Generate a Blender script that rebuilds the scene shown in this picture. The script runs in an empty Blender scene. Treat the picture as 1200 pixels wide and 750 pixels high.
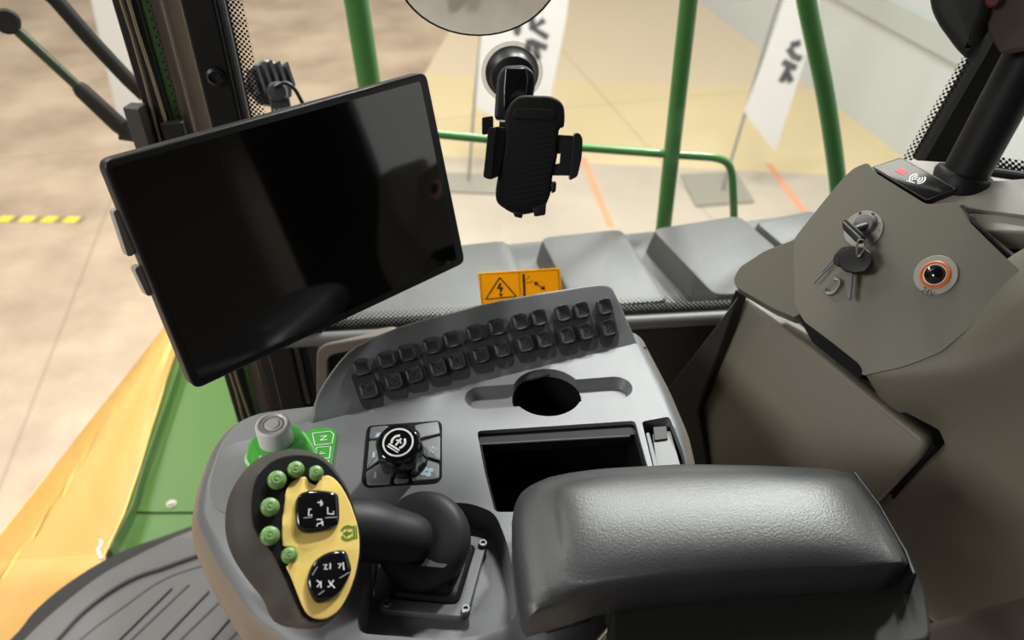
import bpy, bmesh, math, random
from mathutils import Vector as V, Matrix
random.seed(4)
PI = math.pi
R = math.radians
S = bpy.context.scene
COL = S.collection

# ------------------------------------------------------------------ camera
CAB = 2.0                                   # the cab floor stands two metres above the hall floor
TH, YAW, F = R(37), R(5), 900.0
CAM = V((0, 0, 1.35 + CAB))
FW = V((math.sin(YAW)*math.cos(TH), math.cos(YAW)*math.cos(TH), -math.sin(TH)))
RT = V((math.cos(YAW), -math.sin(YAW), 0))
UP = RT.cross(FW)

def U(u, v, t=None, x=None, y=None, z=None, pl=None):
    """measured point: a pixel of the photograph dropped on a real surface (z above the cab floor)"""
    d = FW + RT*((u-600)/F) - UP*((v-375)/F)
    if z is not None: t = (z + CAB - CAM.z)/d.z
    elif y is not None: t = (y - CAM.y)/d.y
    elif x is not None: t = (x - CAM.x)/d.x
    elif pl is not None: t = (pl[0]-CAM).dot(pl[1])/d.dot(pl[1])
    return CAM + d*t
def view(p): return (CAM-p).normalized()
def off(pl, k): return (pl[0]+pl[1]*k, pl[1])

cd = bpy.data.cameras.new('camera'); cam = bpy.data.objects.new('camera', cd); COL.objects.link(cam)
cd.sensor_width = 36; cd.lens = 27; cd.clip_start = .02; cd.clip_end = 100
cam.location = CAM; cam.rotation_euler = (PI/2-TH, 0, -YAW)
cd.dof.use_dof = True; cd.dof.focus_distance = .76; cd.dof.aperture_fstop = 5.0
S.camera = cam

# ------------------------------------------------------------------ materials
def mat(name, col, rough=.5, metal=0, bump=0, bscale=900, noise=0, nscale=6, spec=.5, coat=0, col2=None, emit=0, trans=0, alpha=1):
    m = bpy.data.materials.new(name); m.use_nodes = True
    n = m.node_tree.nodes; l = m.node_tree.links
    b = n['Principled BSDF']
    b.inputs['Base Color'].default_value = (*col, 1)
    b.inputs['Roughness'].default_value = rough
    b.inputs['Metallic'].default_value = metal
    b.inputs['Specular IOR Level'].default_value = spec
    b.inputs['Coat Weight'].default_value = coat
    b.inputs['Transmission Weight'].default_value = trans
    b.inputs['Alpha'].default_value = alpha
    if emit:
        b.inputs['Emission Color'].default_value = (*col, 1); b.inputs['Emission Strength'].default_value = emit
    tc = n.new('ShaderNodeNewGeometry')
    if noise:
        t = n.new('ShaderNodeTexNoise'); t.inputs['Scale'].default_value = nscale; t.inputs['Detail'].default_value = 6
        l.new(tc.outputs['Position'], t.inputs['Vector'])
        mx = n.new('ShaderNodeMix'); mx.data_type = 'RGBA'
        c2 = col2 or tuple(max(0, c*(1-noise)) for c in col)
        mx.inputs[6].default_value = (*col, 1); mx.inputs[7].default_value = (*c2, 1)
        rmp = n.new('ShaderNodeMapRange'); rmp.inputs[1].default_value = .35; rmp.inputs[2].default_value = .65
        l.new(t.outputs['Fac'], rmp.inputs[0]); l.new(rmp.outputs[0], mx.inputs[0]); l.new(mx.outputs[2], b.inputs['Base Color'])
    if bump:
        t = n.new('ShaderNodeTexNoise'); t.inputs['Scale'].default_value = bscale; t.inputs['Detail'].default_value = 3
        l.new(tc.outputs['Position'], t.inputs['Vector'])
        bp = n.new('ShaderNodeBump'); bp.inputs['Strength'].default_value = bump; bp.inputs['Distance'].default_value = .0006
        l.new(t.outputs['Fac'], bp.inputs['Height']); l.new(bp.outputs[0], b.inputs['Normal'])
    return m

M_ = {}
M_['console'] = mat('console_grey', (.125,.127,.135), .40, bump=.35, bscale=1400)
M_['skirt'] = mat('skirt_brown_grey', (.185,.148,.112), .5, bump=.3, bscale=1400)
M_['keypad'] = mat('keypad_grey', (.115,.118,.124), .46, bump=.3, bscale=1400)
M_['button'] = mat('button_black', (.030,.030,.032), .22, bump=.05, spec=.9)
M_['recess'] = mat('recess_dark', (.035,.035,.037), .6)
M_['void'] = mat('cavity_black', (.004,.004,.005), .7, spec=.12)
M_['black'] = mat('black_plastic', (.007,.007,.008), .42, spec=.35)
M_['gloss'] = mat('gloss_black', (.006,.006,.007), .07)
M_['matte'] = mat('matte_black', (.006,.006,.006), .6, bump=.2, spec=.2)
M_['rubber'] = mat('armrest_skin', (.029,.0285,.030), .44, bump=.6, bscale=620, spec=.7)
M_['grip'] = mat('grip_rubber', (.036,.032,.028), .55, bump=.3)
M_['boot'] = mat('boot_rubber', (.016,.016,.017), .5, spec=.25)
M_['bell'] = mat('bell_rubber', (.022,.022,.024), .5, spec=.25)
M_['screen'] = mat('screen_glass', (.003,.003,.003), .05, spec=1.0)
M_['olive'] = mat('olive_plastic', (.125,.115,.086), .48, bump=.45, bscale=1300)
M_['olive_lit'] = mat('olive_plastic_lit', (.30,.285,.25), .5, bump=.35, bscale=1300)  # lighter copy of the olive, light on the shelf put into its colour
M_['yellow'] = mat('yellow_paint', (.66,.40,.115), .42)
M_['face'] = mat('yellow_faceplate', (.92,.66,.19), .4)
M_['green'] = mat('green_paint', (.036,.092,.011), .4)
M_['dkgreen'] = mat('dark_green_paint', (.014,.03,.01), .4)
M_['rail'] = mat('rail_green', (.055,.185,.045), .3)
M_['lime'] = mat('selector_green', (.05,.34,.035), .35)
M_['btngreen'] = mat('button_green', (.14,.26,.08), .35)
M_['btnmark'] = mat('button_green_marks', (.26,.40,.17), .4)
M_['white'] = mat('white_plastic', (.62,.61,.60), .35)
M_['print'] = mat('white_print', (.75,.75,.75), .5)
M_['printgrey'] = mat('grey_print', (.30,.31,.33), .5)
M_['printdark'] = mat('dark_print', (.02,.02,.02), .5)
M_['printblue'] = mat('pale_blue_print', (.30,.38,.46), .5)
M_['printgreen'] = mat('green_print', (.10,.25,.03), .5)
M_['printred'] = mat('red_print', (.75,.03,.05), .5)
M_['chrome'] = mat('chrome', (.22,.215,.205), .4, metal=.7)
M_['steel'] = mat('brushed_steel', (.13,.13,.135), .5)
M_['plate'] = mat('grey_plate', (.29,.27,.235), .45)
M_['orange'] = mat('orange_ring', (.62,.16,.04), .4)
def backlit(name, col):
    m = bpy.data.materials.new(name); m.use_nodes = True
    n = m.node_tree.nodes; l = m.node_tree.links; n.clear()
    o = n.new('ShaderNodeOutputMaterial'); mx = n.new('ShaderNodeMixShader'); mx.inputs[0].default_value = .6
    a = n.new('ShaderNodeBsdfTranslucent'); b = n.new('ShaderNodeBsdfDiffuse')
    for q in (a, b): q.inputs[0].default_value = (*col, 1)
    l.new(a.outputs[0], mx.inputs[1]); l.new(b.outputs[0], mx.inputs[2]); l.new(mx.outputs[0], o.inputs[0]); return m
M_['sticker'] = backlit('amber_sticker', (.92,.54,.015))
M_['stickerline'] = mat('amber_outline', (.42,.18,.005), .45)
M_['cover'] = mat('speckled_grey', (.066,.067,.070), .5, bump=.5, bscale=700, noise=.3, nscale=420)
M_['mat'] = mat('mat_grey', (.078,.074,.075), .55, bump=.15)
M_['groove'] = mat('groove_dark', (.03,.03,.03), .7)
M_['seal'] = mat('seal_black', (.009,.008,.007), .75)
M_['tube'] = mat('seal_grey', (.095,.095,.097), .5)
M_['seat'] = mat('seat_fabric', (.075,.056,.044), .9, bump=.6, bscale=1800)
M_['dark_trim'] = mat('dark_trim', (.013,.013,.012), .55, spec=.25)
M_['pillar'] = mat('pillar_black', (.005,.005,.0055), .5, spec=.25)
M_['flag'] = mat('flag_white', (.74,.73,.74), .8)
M_['flagprint'] = mat('flag_letter', (.10,.10,.11), .8)
M_['basegrey'] = mat('base_steel', (.27,.25,.21), .6)
M_['pole'] = mat('pole_grey', (.25,.25,.24), .5)
M_['wallwhite'] = mat('wall_white', (.57,.60,.62), .7)
M_['wallband'] = mat('wall_band', (.47,.50,.50), .7)
M_['tapey'] = mat('tape_yellow', (.78,.6,.05), .6)
M_['tapek'] = mat('tape_black', (.22,.175,.11), .6)
M_['tapeo'] = mat('tape_orange', (.66,.30,.18), .6)
M_['lampgrey'] = mat('lamp_alloy', (.06,.065,.07), .38, metal=.4)
M_['gold'] = mat('cable_gold', (.26,.21,.13), .4, metal=.4)
M_['beigetrim'] = mat('beige_trim', (.125,.105,.085), .5)
def frosted(name, col):
    m = bpy.data.materials.new(name); m.use_nodes = True
    n = m.node_tree.nodes; l = m.node_tree.links; n.clear()
    o = n.new('ShaderNodeOutputMaterial'); mx = n.new('ShaderNodeMixShader'); mx.inputs[0].default_value = .35
    a = n.new('ShaderNodeBsdfTranslucent'); b = n.new('ShaderNodeBsdfDiffuse'); t = n.new('ShaderNodeTexNoise'); t.inputs['Scale'].default_value = 60
    cr = n.new('ShaderNodeValToRGB'); cr.color_ramp.elements[0].color = (*[c*.8 for c in col], 1); cr.color_ramp.elements[1].color = (*col, 1)
    g = n.new('ShaderNodeNewGeometry'); l.new(g.outputs['Position'], t.inputs['Vector']); l.new(t.outputs['Fac'], cr.inputs[0])
    for q in (a, b): l.new(cr.outputs[0], q.inputs[0])
    l.new(a.outputs[0], mx.inputs[1]); l.new(b.outputs[0], mx.inputs[2]); l.new(mx.outputs[0], o.inputs[0]); return m
M_['browntrim'] = mat('brown_trim', (.12,.095,.075), .5)
M_['palegreen'] = mat('pale_green_strip', (.22,.42,.17), .4)
M_['palepost'] = mat('pale_post', (.34,.27,.21), .5)
M_['disc'] = frosted('frosted_disc', (.27,.24,.205))
M_['keyblack'] = mat('key_black', (.007,.007,.007), .45, spec=.3)
M_['inlay'] = mat('console_grey_lit', (.21,.213,.225), .42, bump=.35, bscale=1400)  # console grey raised in colour to imitate light on the nose
M_['keysym'] = mat('key_symbol_grey', (.055,.055,.058), .5)

def glass(name, refl=.06, tint=(1,1,1)):
    m = bpy.data.materials.new(name); m.use_nodes = True
    n = m.node_tree.nodes; l = m.node_tree.links; n.clear()
    o = n.new('ShaderNodeOutputMaterial'); mx = n.new('ShaderNodeMixShader')
    tr = n.new('ShaderNodeBsdfTransparent'); tr.inputs[0].default_value = (*tint, 1)
    g = n.new('ShaderNodeBsdfGlossy'); g.inputs['Roughness'].default_value = .02
    ge = n.new('ShaderNodeNewGeometry'); dt = n.new('ShaderNodeVectorMath'); dt.operation = 'DOT_PRODUCT'
    l.new(ge.outputs['Normal'], dt.inputs[0]); l.new(ge.outputs['Incoming'], dt.inputs[1])
    def mth(op, a, b=None):
        q = n.new('ShaderNodeMath'); q.operation = op; l.new(a, q.inputs[0])
        if b is not None: q.inputs[1].default_value = b
        return q.outputs[0]
    ab = mth('ABSOLUTE', dt.outputs['Value']); om = mth('MULTIPLY_ADD', ab, -1.0); om.node.inputs[2].default_value = 1.0
    pw = mth('POWER', om, 5.0); fr = mth('MULTIPLY_ADD', pw, .7); fr.node.inputs[2].default_value = .025
    l.new(fr, mx.inputs[0]); l.new(tr.outputs[0], mx.inputs[1]); l.new(g.outputs[0], mx.inputs[2]); l.new(mx.outputs[0], o.inputs[0])
    return m
M_['glass'] = glass('cab_glass', tint=(.95,.97,.95))
M_['clear'] = glass('clear_plastic', tint=(.80,.78,.76))

def frit(name, pitch, col=(.012,.012,.012), r0=.36, r1=.36, vmax=1):
    """black enamel dots on clear glass; u,v of the mesh run in metres, v from the solid edge"""
    m = bpy.data.materials.new(name); m.use_nodes = True
    n = m.node_tree.nodes; l = m.node_tree.links; n.clear()
    o = n.new('ShaderNodeOutputMaterial'); mx = n.new('ShaderNodeMixShader')
    tr = n.new('ShaderNodeBsdfTransparent'); b = n.new('ShaderNodeBsdfPrincipled')
    b.inputs['Base Color'].default_value = (*col, 1); b.inputs['Roughness'].default_value = .4
    uv = n.new('ShaderNodeUVMap')
    mp = n.new('ShaderNodeMapping'); mp.inputs['Rotation'].default_value = (0, 0, PI/4); mp.inputs['Scale'].default_value = (1/pitch, 1/pitch, 1)
    l.new(uv.outputs[0], mp.inputs[0])
    fr = n.new('ShaderNodeVectorMath'); fr.operation = 'FRACTION'; l.new(mp.outputs[0], fr.inputs[0])
    sb = n.new('ShaderNodeVectorMath'); sb.operation = 'SUBTRACT'; sb.inputs[1].default_value = (.5, .5, 0); l.new(fr.outputs[0], sb.inputs[0])
    sp0 = n.new('ShaderNodeSeparateXYZ'); l.new(sb.outputs[0], sp0.inputs[0])
    cb = n.new('ShaderNodeCombineXYZ'); l.new(sp0.outputs[0], cb.inputs[0]); l.new(sp0.outputs[1], cb.inputs[1])
    ln = n.new('ShaderNodeVectorMath'); ln.operation = 'LENGTH'; l.new(cb.outputs[0], ln.inputs[0])
    sp = n.new('ShaderNodeSeparateXYZ'); l.new(uv.outputs[0], sp.inputs[0])
    mr = n.new('ShaderNodeMapRange'); mr.inputs[1].default_value = 0; mr.inputs[2].default_value = vmax
    mr.inputs[3].default_value = r0; mr.inputs[4].default_value = r1; l.new(sp.outputs[1], mr.inputs[0])
    lt = n.new('ShaderNodeMath'); lt.operation = 'LESS_THAN'; l.new(ln.outputs['Value'], lt.inputs[0]); l.new(mr.outputs[0], lt.inputs[1])
    l.new(lt.outputs[0], mx.inputs[0]); l.new(tr.outputs[0], mx.inputs[1]); l.new(b.outputs[0], mx.inputs[2]); l.new(mx.outputs[0], o.inputs[0])
    return m
M_['frit'] = frit('frit_dots', .0042, r0=.60, r1=.34, vmax=.03)
M_['fritp'] = frit('frit_dots_pillar', .0045, r0=.42, r1=.34, vmax=.012)
M_['frits'] = frit('frit_dots_sill', .0050, r0=.62, r1=.18, vmax=.028)
M_['fritg'] = frit('frit_dots_green', .0075, r0=.3, r1=.3)

# ------------------------------------------------------------------ object helpers
WM = {}
def thing(name, label, cat, loc, group=None):
    o = bpy.data.objects.new(name, None); COL.objects.link(o); o.empty_display_size = .03
    o.matrix_world = Matrix.Translation(loc); WM[o.name] = Matrix.Translation(loc)
    tag(o, label, cat, group); return o
def tag(o, label, cat, group=None):
    o['label'] = label; o['category'] = cat
    if group: o['group'] = group
    return o
def obj(name, bm, m, parent=None, M=None, bevel=0, seg=3, sub=0, sharp=35, recalc=True, label=None, uv=None):
    if recalc: bmesh.ops.recalc_face_normals(bm, faces=bm.faces)
    me = bpy.data.meshes.new(name)
    if M is None:
        if parent is not None: M = WM[parent.name]
        else:
            co = [v.co for v in bm.verts]
            lo = V((min(c.x for c in co), min(c.y for c in co), min(c.z for c in co))); hi = V((max(c.x for c in co), max(c.y for c in co), 0))
            M = Matrix.Translation(((lo.x+hi.x)/2, (lo.y+hi.y)/2, lo.z))
        bm.transform(M.inverted())
    bm.to_mesh(me); bm.free()
    me.polygons.foreach_set('use_smooth', [True]*len(me.polygons))
    if not bevel and not sub: me.set_sharp_from_angle(angle=R(sharp))
    me.materials.append(M_[m] if isinstance(m, str) else m)
    o = bpy.data.objects.new(name, me); COL.objects.link(o)
    if sub:
        s = o.modifiers.new('smooth', 'SUBSURF'); s.levels = sub; s.render_levels = sub
    if bevel:
        b = o.modifiers.new('bevel', 'BEVEL'); b.width = bevel; b.segments = seg; b.limit_method = 'ANGLE'; b.angle_limit = R(32); b.harden_normals = True
    WM[o.name] = M.copy()
    if parent is not None:
        o.parent = parent; o.matrix_local = WM[parent.name].inverted() @ M
    else: o.matrix_world = M
    if label: o['label'] = label
    return o
def struct(o): o['kind'] = 'structure'; return o
def link_copy(src, name, parent, M):
    c = src.copy(); c.name = name; COL.objects.link(c); c.parent = parent
    c.matrix_parent_inverse.identity(); c.matrix_local = WM[parent.name].inverted() @ M; WM[c.name] = M.copy(); return c

def frame(o, n, up=V((0,0,1))):
    z = n.normalized(); x = up.cross(z)
    if x.length < 1e-5: x = V((1,0,0))
    x.normalize(); y = z.cross(x)
    m = Matrix((x, y, z)).transposed().to_4x4(); m.translation = o; return m
def loc2(M, p):
    q = M.inverted() @ p; return (q.x, q.y)

def catmull(pts, n=6, closed=True):
    out = []; k = len(pts)
    rng = range(k) if closed else range(k-1)
    for i in rng:
        if closed: p0, p1, p2, p3 = pts[i-1], pts[i], pts[(i+1) % k], pts[(i+2) % k]
        else: p0, p1, p2, p3 = pts[max(0,i-1)], pts[i], pts[i+1], pts[min(k-1,i+2)]
        for j in range(n):
            t = j/n
            out.append(tuple(.5*((2*b) + (-a+c)*t + (2*a-5*b+4*c-d)*t*t + (-a+3*b-3*c+d)*t**3) for a, b, c, d in zip(p0, p1, p2, p3)))
    if not closed: out.append(tuple(pts[-1]))
    return out
def rpoly(pts, r, n=5):
    """polygon with rounded corners (2D)"""
    out = []; k = len(pts); rr = r if isinstance(r, (list, tuple)) else [r]*k
    for i in range(k):
        p = V(pts[i]).to_2d() if not isinstance(pts[i], V) else pts[i].to_2d(); a = (V(pts[i-1]).to_2d()-p); b = (V(pts[(i+1) % k]).to_2d()-p)
        d = min(rr[i], a.length*.49, b.length*.49)
        p0 = p + a.normalized()*d; p2 = p + b.normalized()*d
        for j in range(n+1):
            t = j/n; q = p0*(1-t)**2 + p*2*t*(1-t) + p2*t*t; out.append((q.x, q.y))
    return out
def circ(r, n=32, cx=0, cy=0, ry=None):
    return [(cx+r*math.cos(2*PI*i/n), cy+(ry or r)*math.sin(2*PI*i/n)) for i in range(n)]

def loft(bm, loops, cap0=True, cap1=True):
    rows = [[bm.verts.new(p) for p in lp] for lp in loops]
    n = len(rows[0])
    for a, b in zip(rows, rows[1:]):
        for i in range(n): bm.faces.new((a[i], a[(i+1) % n], b[(i+1) % n], b[i]))
    if cap0: bm.faces.new(list(reversed(rows[0])))
    if cap1: bm.faces.new(rows[-1])
    return bm
def slab(M, pts, z0, z1, bm=None, taper=None):
    """closed prism over a 2D outline of frame M; already in world space"""
    bm = bm or bmesh.new()
    loft(bm, [[M @ V((p[0], p[1], z0)) for p in pts], [M @ V((p[0], p[1], z1)) for p in (taper or pts)]]); return bm
def pillow(M, pts, z0, z1, e, bm=None, steps=4):
    """prism whose upper rim is rounded by e"""
    bm = bm or bmesh.new()
    c = V((sum(p[0] for p in pts)/len(pts), sum(p[1] for p in pts)/len(pts)))
    def inset(d):
        out = []
        for i, p in enumerate(pts):
            a = V(pts[i-1][:2]); b = V(pts[(i+1) % len(pts)][:2]); t = (b-a).normalized(); nn = V((t.y, -t.x)); q = V(p[:2])
            area = sum(pts[k-1][0]*pts[k][1]-pts[k][0]*pts[k-1][1] for k in range(len(pts)))
            if area < 0: nn = -nn
            out.append(q - nn*d)
        return out
    lps = [[M @ V((p[0], p[1], z0)) for p in pts]]
    for s in range(steps+1):
        a = PI/2*s/steps; q = inset(e*(1-math.cos(a)))
        lps.append([M @ V((p[0], p[1], z1-e+e*math.sin(a))) for p in q])
    loft(bm, lps); return bm
def pix(M, pxs, pl=None):
    """pixel outline -> 2D outline in frame M's plane"""
    pl = pl or (M.translation.copy(), M.to_3x3() @ V((0,0,1)))
    return [loc2(M, U(u, v, pl=pl)) for u, v in pxs]
def tube(pts, r, seg=10, bm=None, cap=True):
    bm = bm or bmesh.new(); pts = [V(p) for p in pts]; n = len(pts)
    rs = r if isinstance(r, (list, tuple)) else [r]*n
    t0 = (pts[1]-pts[0]).normalized(); nx = t0.orthogonal().normalized(); lps = []
    for i in range(n):
        t = (pts[min(i+1,n-1)]-pts[max(i-1,0)]).normalized()
        nx = (nx - t*nx.dot(t)).normalized(); ny = t.cross(nx)
        lps.append([pts[i]+(nx*math.cos(2*PI*k/seg)+ny*math.sin(2*PI*k/seg))*rs[i] for k in range(seg)])
    loft(bm, lps, cap, cap); return bm
def lathe(M, prof, seg=32, bm=None, fl=None, cap0=True):
    """profile (r, z) turned about frame M's axis"""
    bm = bm or bmesh.new(); lps = []
    for r, z in prof: lps.append([M @ V((max(r,1e-5)*math.cos(2*PI*k/seg)*(fl(k, r, z) if fl else 1), max(r,1e-5)*math.sin(2*PI*k/seg)*(fl(k, r, z) if fl else 1), z)) for k in range(seg)])
    loft(bm, lps, cap0, cap0 or prof[-1][0] < .002); return bm
def box(M, x0, x1, y0, y1, z0, z1, bm=None): return slab(M, [(x0,y0),(x1,y0),(x1,y1),(x0,y1)], z0, z1, bm)
def ring(M, outer, inner, z0, z1, bm=None):
    bm = bm or bmesh.new(); n = len(outer)
    A = [bm.verts.new(M @ V((*p[:2], z0))) for p in outer]; B = [bm.verts.new(M @ V((*p[:2], z1))) for p in outer]
    C = [bm.verts.new(M @ V((*p[:2], z1))) for p in inner]; D = [bm.verts.new(M @ V((*p[:2], z0))) for p in inner]
    for i in range(n):
        j = (i+1) % n
        for a, b in ((A,B),(B,C),(C,D),(D,A)): bm.faces.new((a[i], a[j], b[j], b[i]))
    return bm
def stroke(M, pts, w, z0, z1, bm=None):
    """a painted stroke: thin ribbon of width w along 2D points of frame M"""
    bm = bm or bmesh.new(); L, Rr = [], []
    for i, p in enumerate(pts):
        a = V(pts[max(i-1,0)][:2]); b = V(pts[min(i+1,len(pts)-1)][:2]); t = (b-a).normalized(); nn = V((-t.y, t.x))*w/2; q = V(p[:2])
        L.append(q+nn); Rr.append(q-nn)
    slab(M, [(q.x,q.y) for q in L] + [(q.x,q.y) for q in reversed(Rr)], z0, z1, bm); return bm
def text(body, size, M, depth=.0003):
    c = bpy.data.curves.new('txt', 'FONT'); c.body = body; c.size = size; c.align_x = 'CENTER'; c.align_y = 'CENTER'; c.extrude = depth
    o = bpy.data.objects.new('txt', c); COL.objects.link(o); bpy.context.view_layer.update()
    me = bpy.data.meshes.new_from_object(o.evaluated_get(bpy.context.evaluated_depsgraph_get()))
    bpy.data.objects.remove(o); bm = bmesh.new(); bm.from_mesh(me); bpy.data.meshes.remove(me); bm.transform(M); return bm
def boolean(bm, cutters):
    def mk(b):
        bmesh.ops.recalc_face_normals(b, faces=b.faces)
        me = bpy.data.meshes.new('tmp'); b.to_mesh(me); b.free(); o = bpy.data.objects.new('tmp', me); COL.objects.link(o); return o
    o = mk(bm); cs = [mk(c) for c in cutters]
    for c in cs:
        md = o.modifiers.new('cut', 'BOOLEAN'); md.object = c; md.operation = 'DIFFERENCE'; md.solver = 'EXACT'
    bpy.context.view_layer.update()
    me = bpy.data.meshes.new_from_object(o.evaluated_get(bpy.context.evaluated_depsgraph_get()))
    for c in cs+[o]: bpy.data.objects.remove(c)
    b = bmesh.new(); b.from_mesh(me); bpy.data.meshes.remove(me); return b
def polar(pts, n, c=None):
    """closed 2D outline resampled at n equal angles about its centre"""
    c = c or (sum(p[0] for p in pts)/len(pts), sum(p[1] for p in pts)/len(pts)); out = []
    for k in range(n):
        a = 2*PI*k/n; d = V((math.cos(a), math.sin(a))); best = 0
        for i in range(len(pts)):
            p = V(pts[i-1][:2])-V(c); q = V(pts[i][:2])-V(c); e = q-p; den = d.x*(-e.y)+e.x*d.y
            if abs(den) < 1e-12: continue
            r = (p.x*(-e.y)+e.x*p.y)/den; s = (d.x*p.y-d.y*p.x)/den
            if -1e-9 <= s <= 1+1e-9 and r > best: best = r
        out.append((c[0]+d.x*best, c[1]+d.y*best))
    return out
HZ = lambda z: Matrix.Translation((0, 0, z+CAB))       # horizontal frame at height z above the cab floor
def pz(pxs, z): return [(lambda p: (p.x, p.y))(U(u, v, z=z)) for u, v in pxs]
def strip_uv(bm, pairs):
    """ribbon between two point rows with u,v in metres"""
    uvl = bm.loops.layers.uv.new('UVMap'); u = 0; prev = None
    for (a, b) in pairs:
        va, vb = bm.verts.new(a), bm.verts.new(b); w = (b-a).length
        if prev:
            u1 = u + (a-prev[2]).length
            f = bm.faces.new((prev[0], va, vb, prev[1]))
            for lp, c in zip(f.loops, ((u,0),(u1,0),(u1,w),(u,prev[3]))): lp[uvl].uv = c
            u = u1
        prev = (va, vb, a, w)
    return bm

# ================================================================== SETTING: the hall
def hall_floor_mat():
    m = mat('hall_floor_coating', (.62,.50,.38), .34)
    n = m.node_tree.nodes; l = m.node_tree.links; b = n['Principled BSDF']
    g = n.new('ShaderNodeNewGeometry')
    mp = n.new('ShaderNodeMapping'); mp.vector_type = 'POINT'; mp.inputs['Rotation'].default_value = (0, 0, R(-HALL)); l.new(g.outputs['Position'], mp.inputs[0])
    sp = n.new('ShaderNodeSeparateXYZ'); l.new(mp.outputs[0], sp.inputs[0])
    nz = n.new('ShaderNodeTexNoise'); nz.inputs['Scale'].default_value = .9; nz.inputs['Detail'].default_value = 8; nz.inputs['Roughness'].default_value = .62; l.new(g.outputs['Position'], nz.inputs['Vector'])
    cr = n.new('ShaderNodeValToRGB'); e = cr.color_ramp.elements
    e[0].position = .34; e[0].color = (.315,.228,.172,1); e[1].position = .62; e[1].color = (.52,.40,.30,1)
    l.new(nz.outputs['Fac'], cr.inputs[0])
    def step(sock, edge, lt=False):
        q = n.new('ShaderNodeMath'); q.operation = 'LESS_THAN' if lt else 'GREATER_THAN'; q.inputs[1].default_value = edge; l.new(sock, q.inputs[0]); return q.outputs[0]
    def mul(a, c):
        q = n.new('ShaderNodeMath'); q.operation = 'MULTIPLY'; l.new(a, q.inputs[0]); l.new(c, q.inputs[1]); return q.outputs[0]
    col = cr.outputs[0]
    X, Y = sp.outputs[0], sp.outputs[1]
    right = step(X, ZX0)
    fr_ = n.new('ShaderNodeMath'); fr_.operation = 'MULTIPLY'; fr_.inputs[1].default_value = .7; l.new(right, fr_.inputs[0])
    for fac, c in ((fr_.outputs[0], (.47,.425,.36)), (mul(right, step(Y, ZY1)), (.62,.50,.30)), (mul(right, step(Y, ZY2)), (.60,.49,.36)), ):
        mx = n.new('ShaderNodeMix'); mx.data_type = 'RGBA'; l.new(fac, mx.inputs[0]); l.new(col, mx.inputs[6]); mx.inputs[7].default_value = (*c, 1); col = mx.outputs[2]
        # cloudy variation of the coating
        m2 = n.new('ShaderNodeMix'); m2.data_type = 'RGBA'; m2.blend_type = 'MULTIPLY'; m2.inputs[0].default_value = .22; l.new(col, m2.inputs[6]); l.new(nz.outputs['Fac'], m2.inputs[7]); 
    # cut joints
    mp2 = n.new('ShaderNodeMapping'); mp2.vector_type = 'POINT'; mp2.inputs['Rotation'].default_value = (0, 0, -JA); l.new(g.outputs['Position'], mp2.inputs[0])
    of = n.new('ShaderNodeVectorMath'); of.operation = 'SUBTRACT'; of.inputs[1].default_value = JO; l.new(mp2.outputs[0], of.inputs[0])
    sp2 = n.new('ShaderNodeSeparateXYZ'); l.new(of.outputs[0], sp2.inputs[0])
    for s, w in ((sp2.outputs[1], 5.2), (sp2.outputs[0], 5.2)):
        q = n.new('ShaderNodeMath'); q.operation = 'PINGPONG'; q.inputs[1].default_value = w/2; l.new(s, q.inputs[0])
        j = step(q.outputs[0], .010, True)
        mx = n.new('ShaderNodeMix'); mx.data_type = 'RGBA'; f2 = n.new('ShaderNodeMath'); f2.operation = 'MULTIPLY'; f2.inputs[1].default_value = .4; l.new(j, f2.inputs[0])
        l.new(f2.outputs[0], mx.inputs[0]); l.new(col, mx.inputs[6]); mx.inputs[7].default_value = (.14,.11,.09,1); col = mx.outputs[2]
    l.new(col, b.inputs['Base Color'])
    return m
gz = -CAB
pA, pB = U(535,184,z=gz), U(1000,206,z=gz)
HALL = math.degrees(math.atan2(pB.y-pA.y, pB.x-pA.x))
rot = Matrix.Rotation(R(-HALL), 3, 'Z')
ZY1 = (rot @ pA).y
ZY2 = (rot @ U(700,95,z=gz)).y
ZX0 = (rot @ U(455,160,z=gz)).x
j0, j1 = U(130,235,z=gz), U(35,480,z=gz); JA = math.atan2(j0.y-j1.y, j0.x-j1.x); JO = tuple(Matrix.Rotation(-JA, 3, 'Z') @ j0 + V((1.2,0,0)))
bm = bmesh.new(); box(Matrix.Identity(4), -22, 22, -12, 26, -.1, 0, bm)
struct(obj('floor', bm, hall_floor_mat()))
# white side wall of the hall, with a horizontal ledge band
q0, q1 = U(958,108,z=gz), U(1068,192,z=gz)
wd = (q1-q0).normalized(); wn = V((-wd.y, wd.x, 0)); 
if wn.x > 0: wn = -wn
Mw = frame(V((q1.x, q1.y, 0)), wn)
bm = bmesh.new(); box(Mw, -12, 12, 0, 7, -.2, 0, bm)
wr = struct(obj('wall_right', bm, 'wallwhite'))
bm = bmesh.new(); box(Mw, -12, 12, 1.05, 1.3, 0, .05, bm)
obj('ledge', bm, 'wallband', wr, bevel=.01)
bm = bmesh.new(); box(Matrix.Identity(4), -22, 22, 22, 22.2, 0, 7, bm); struct(obj('wall_back', bm, 'wallwhite'))

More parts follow.
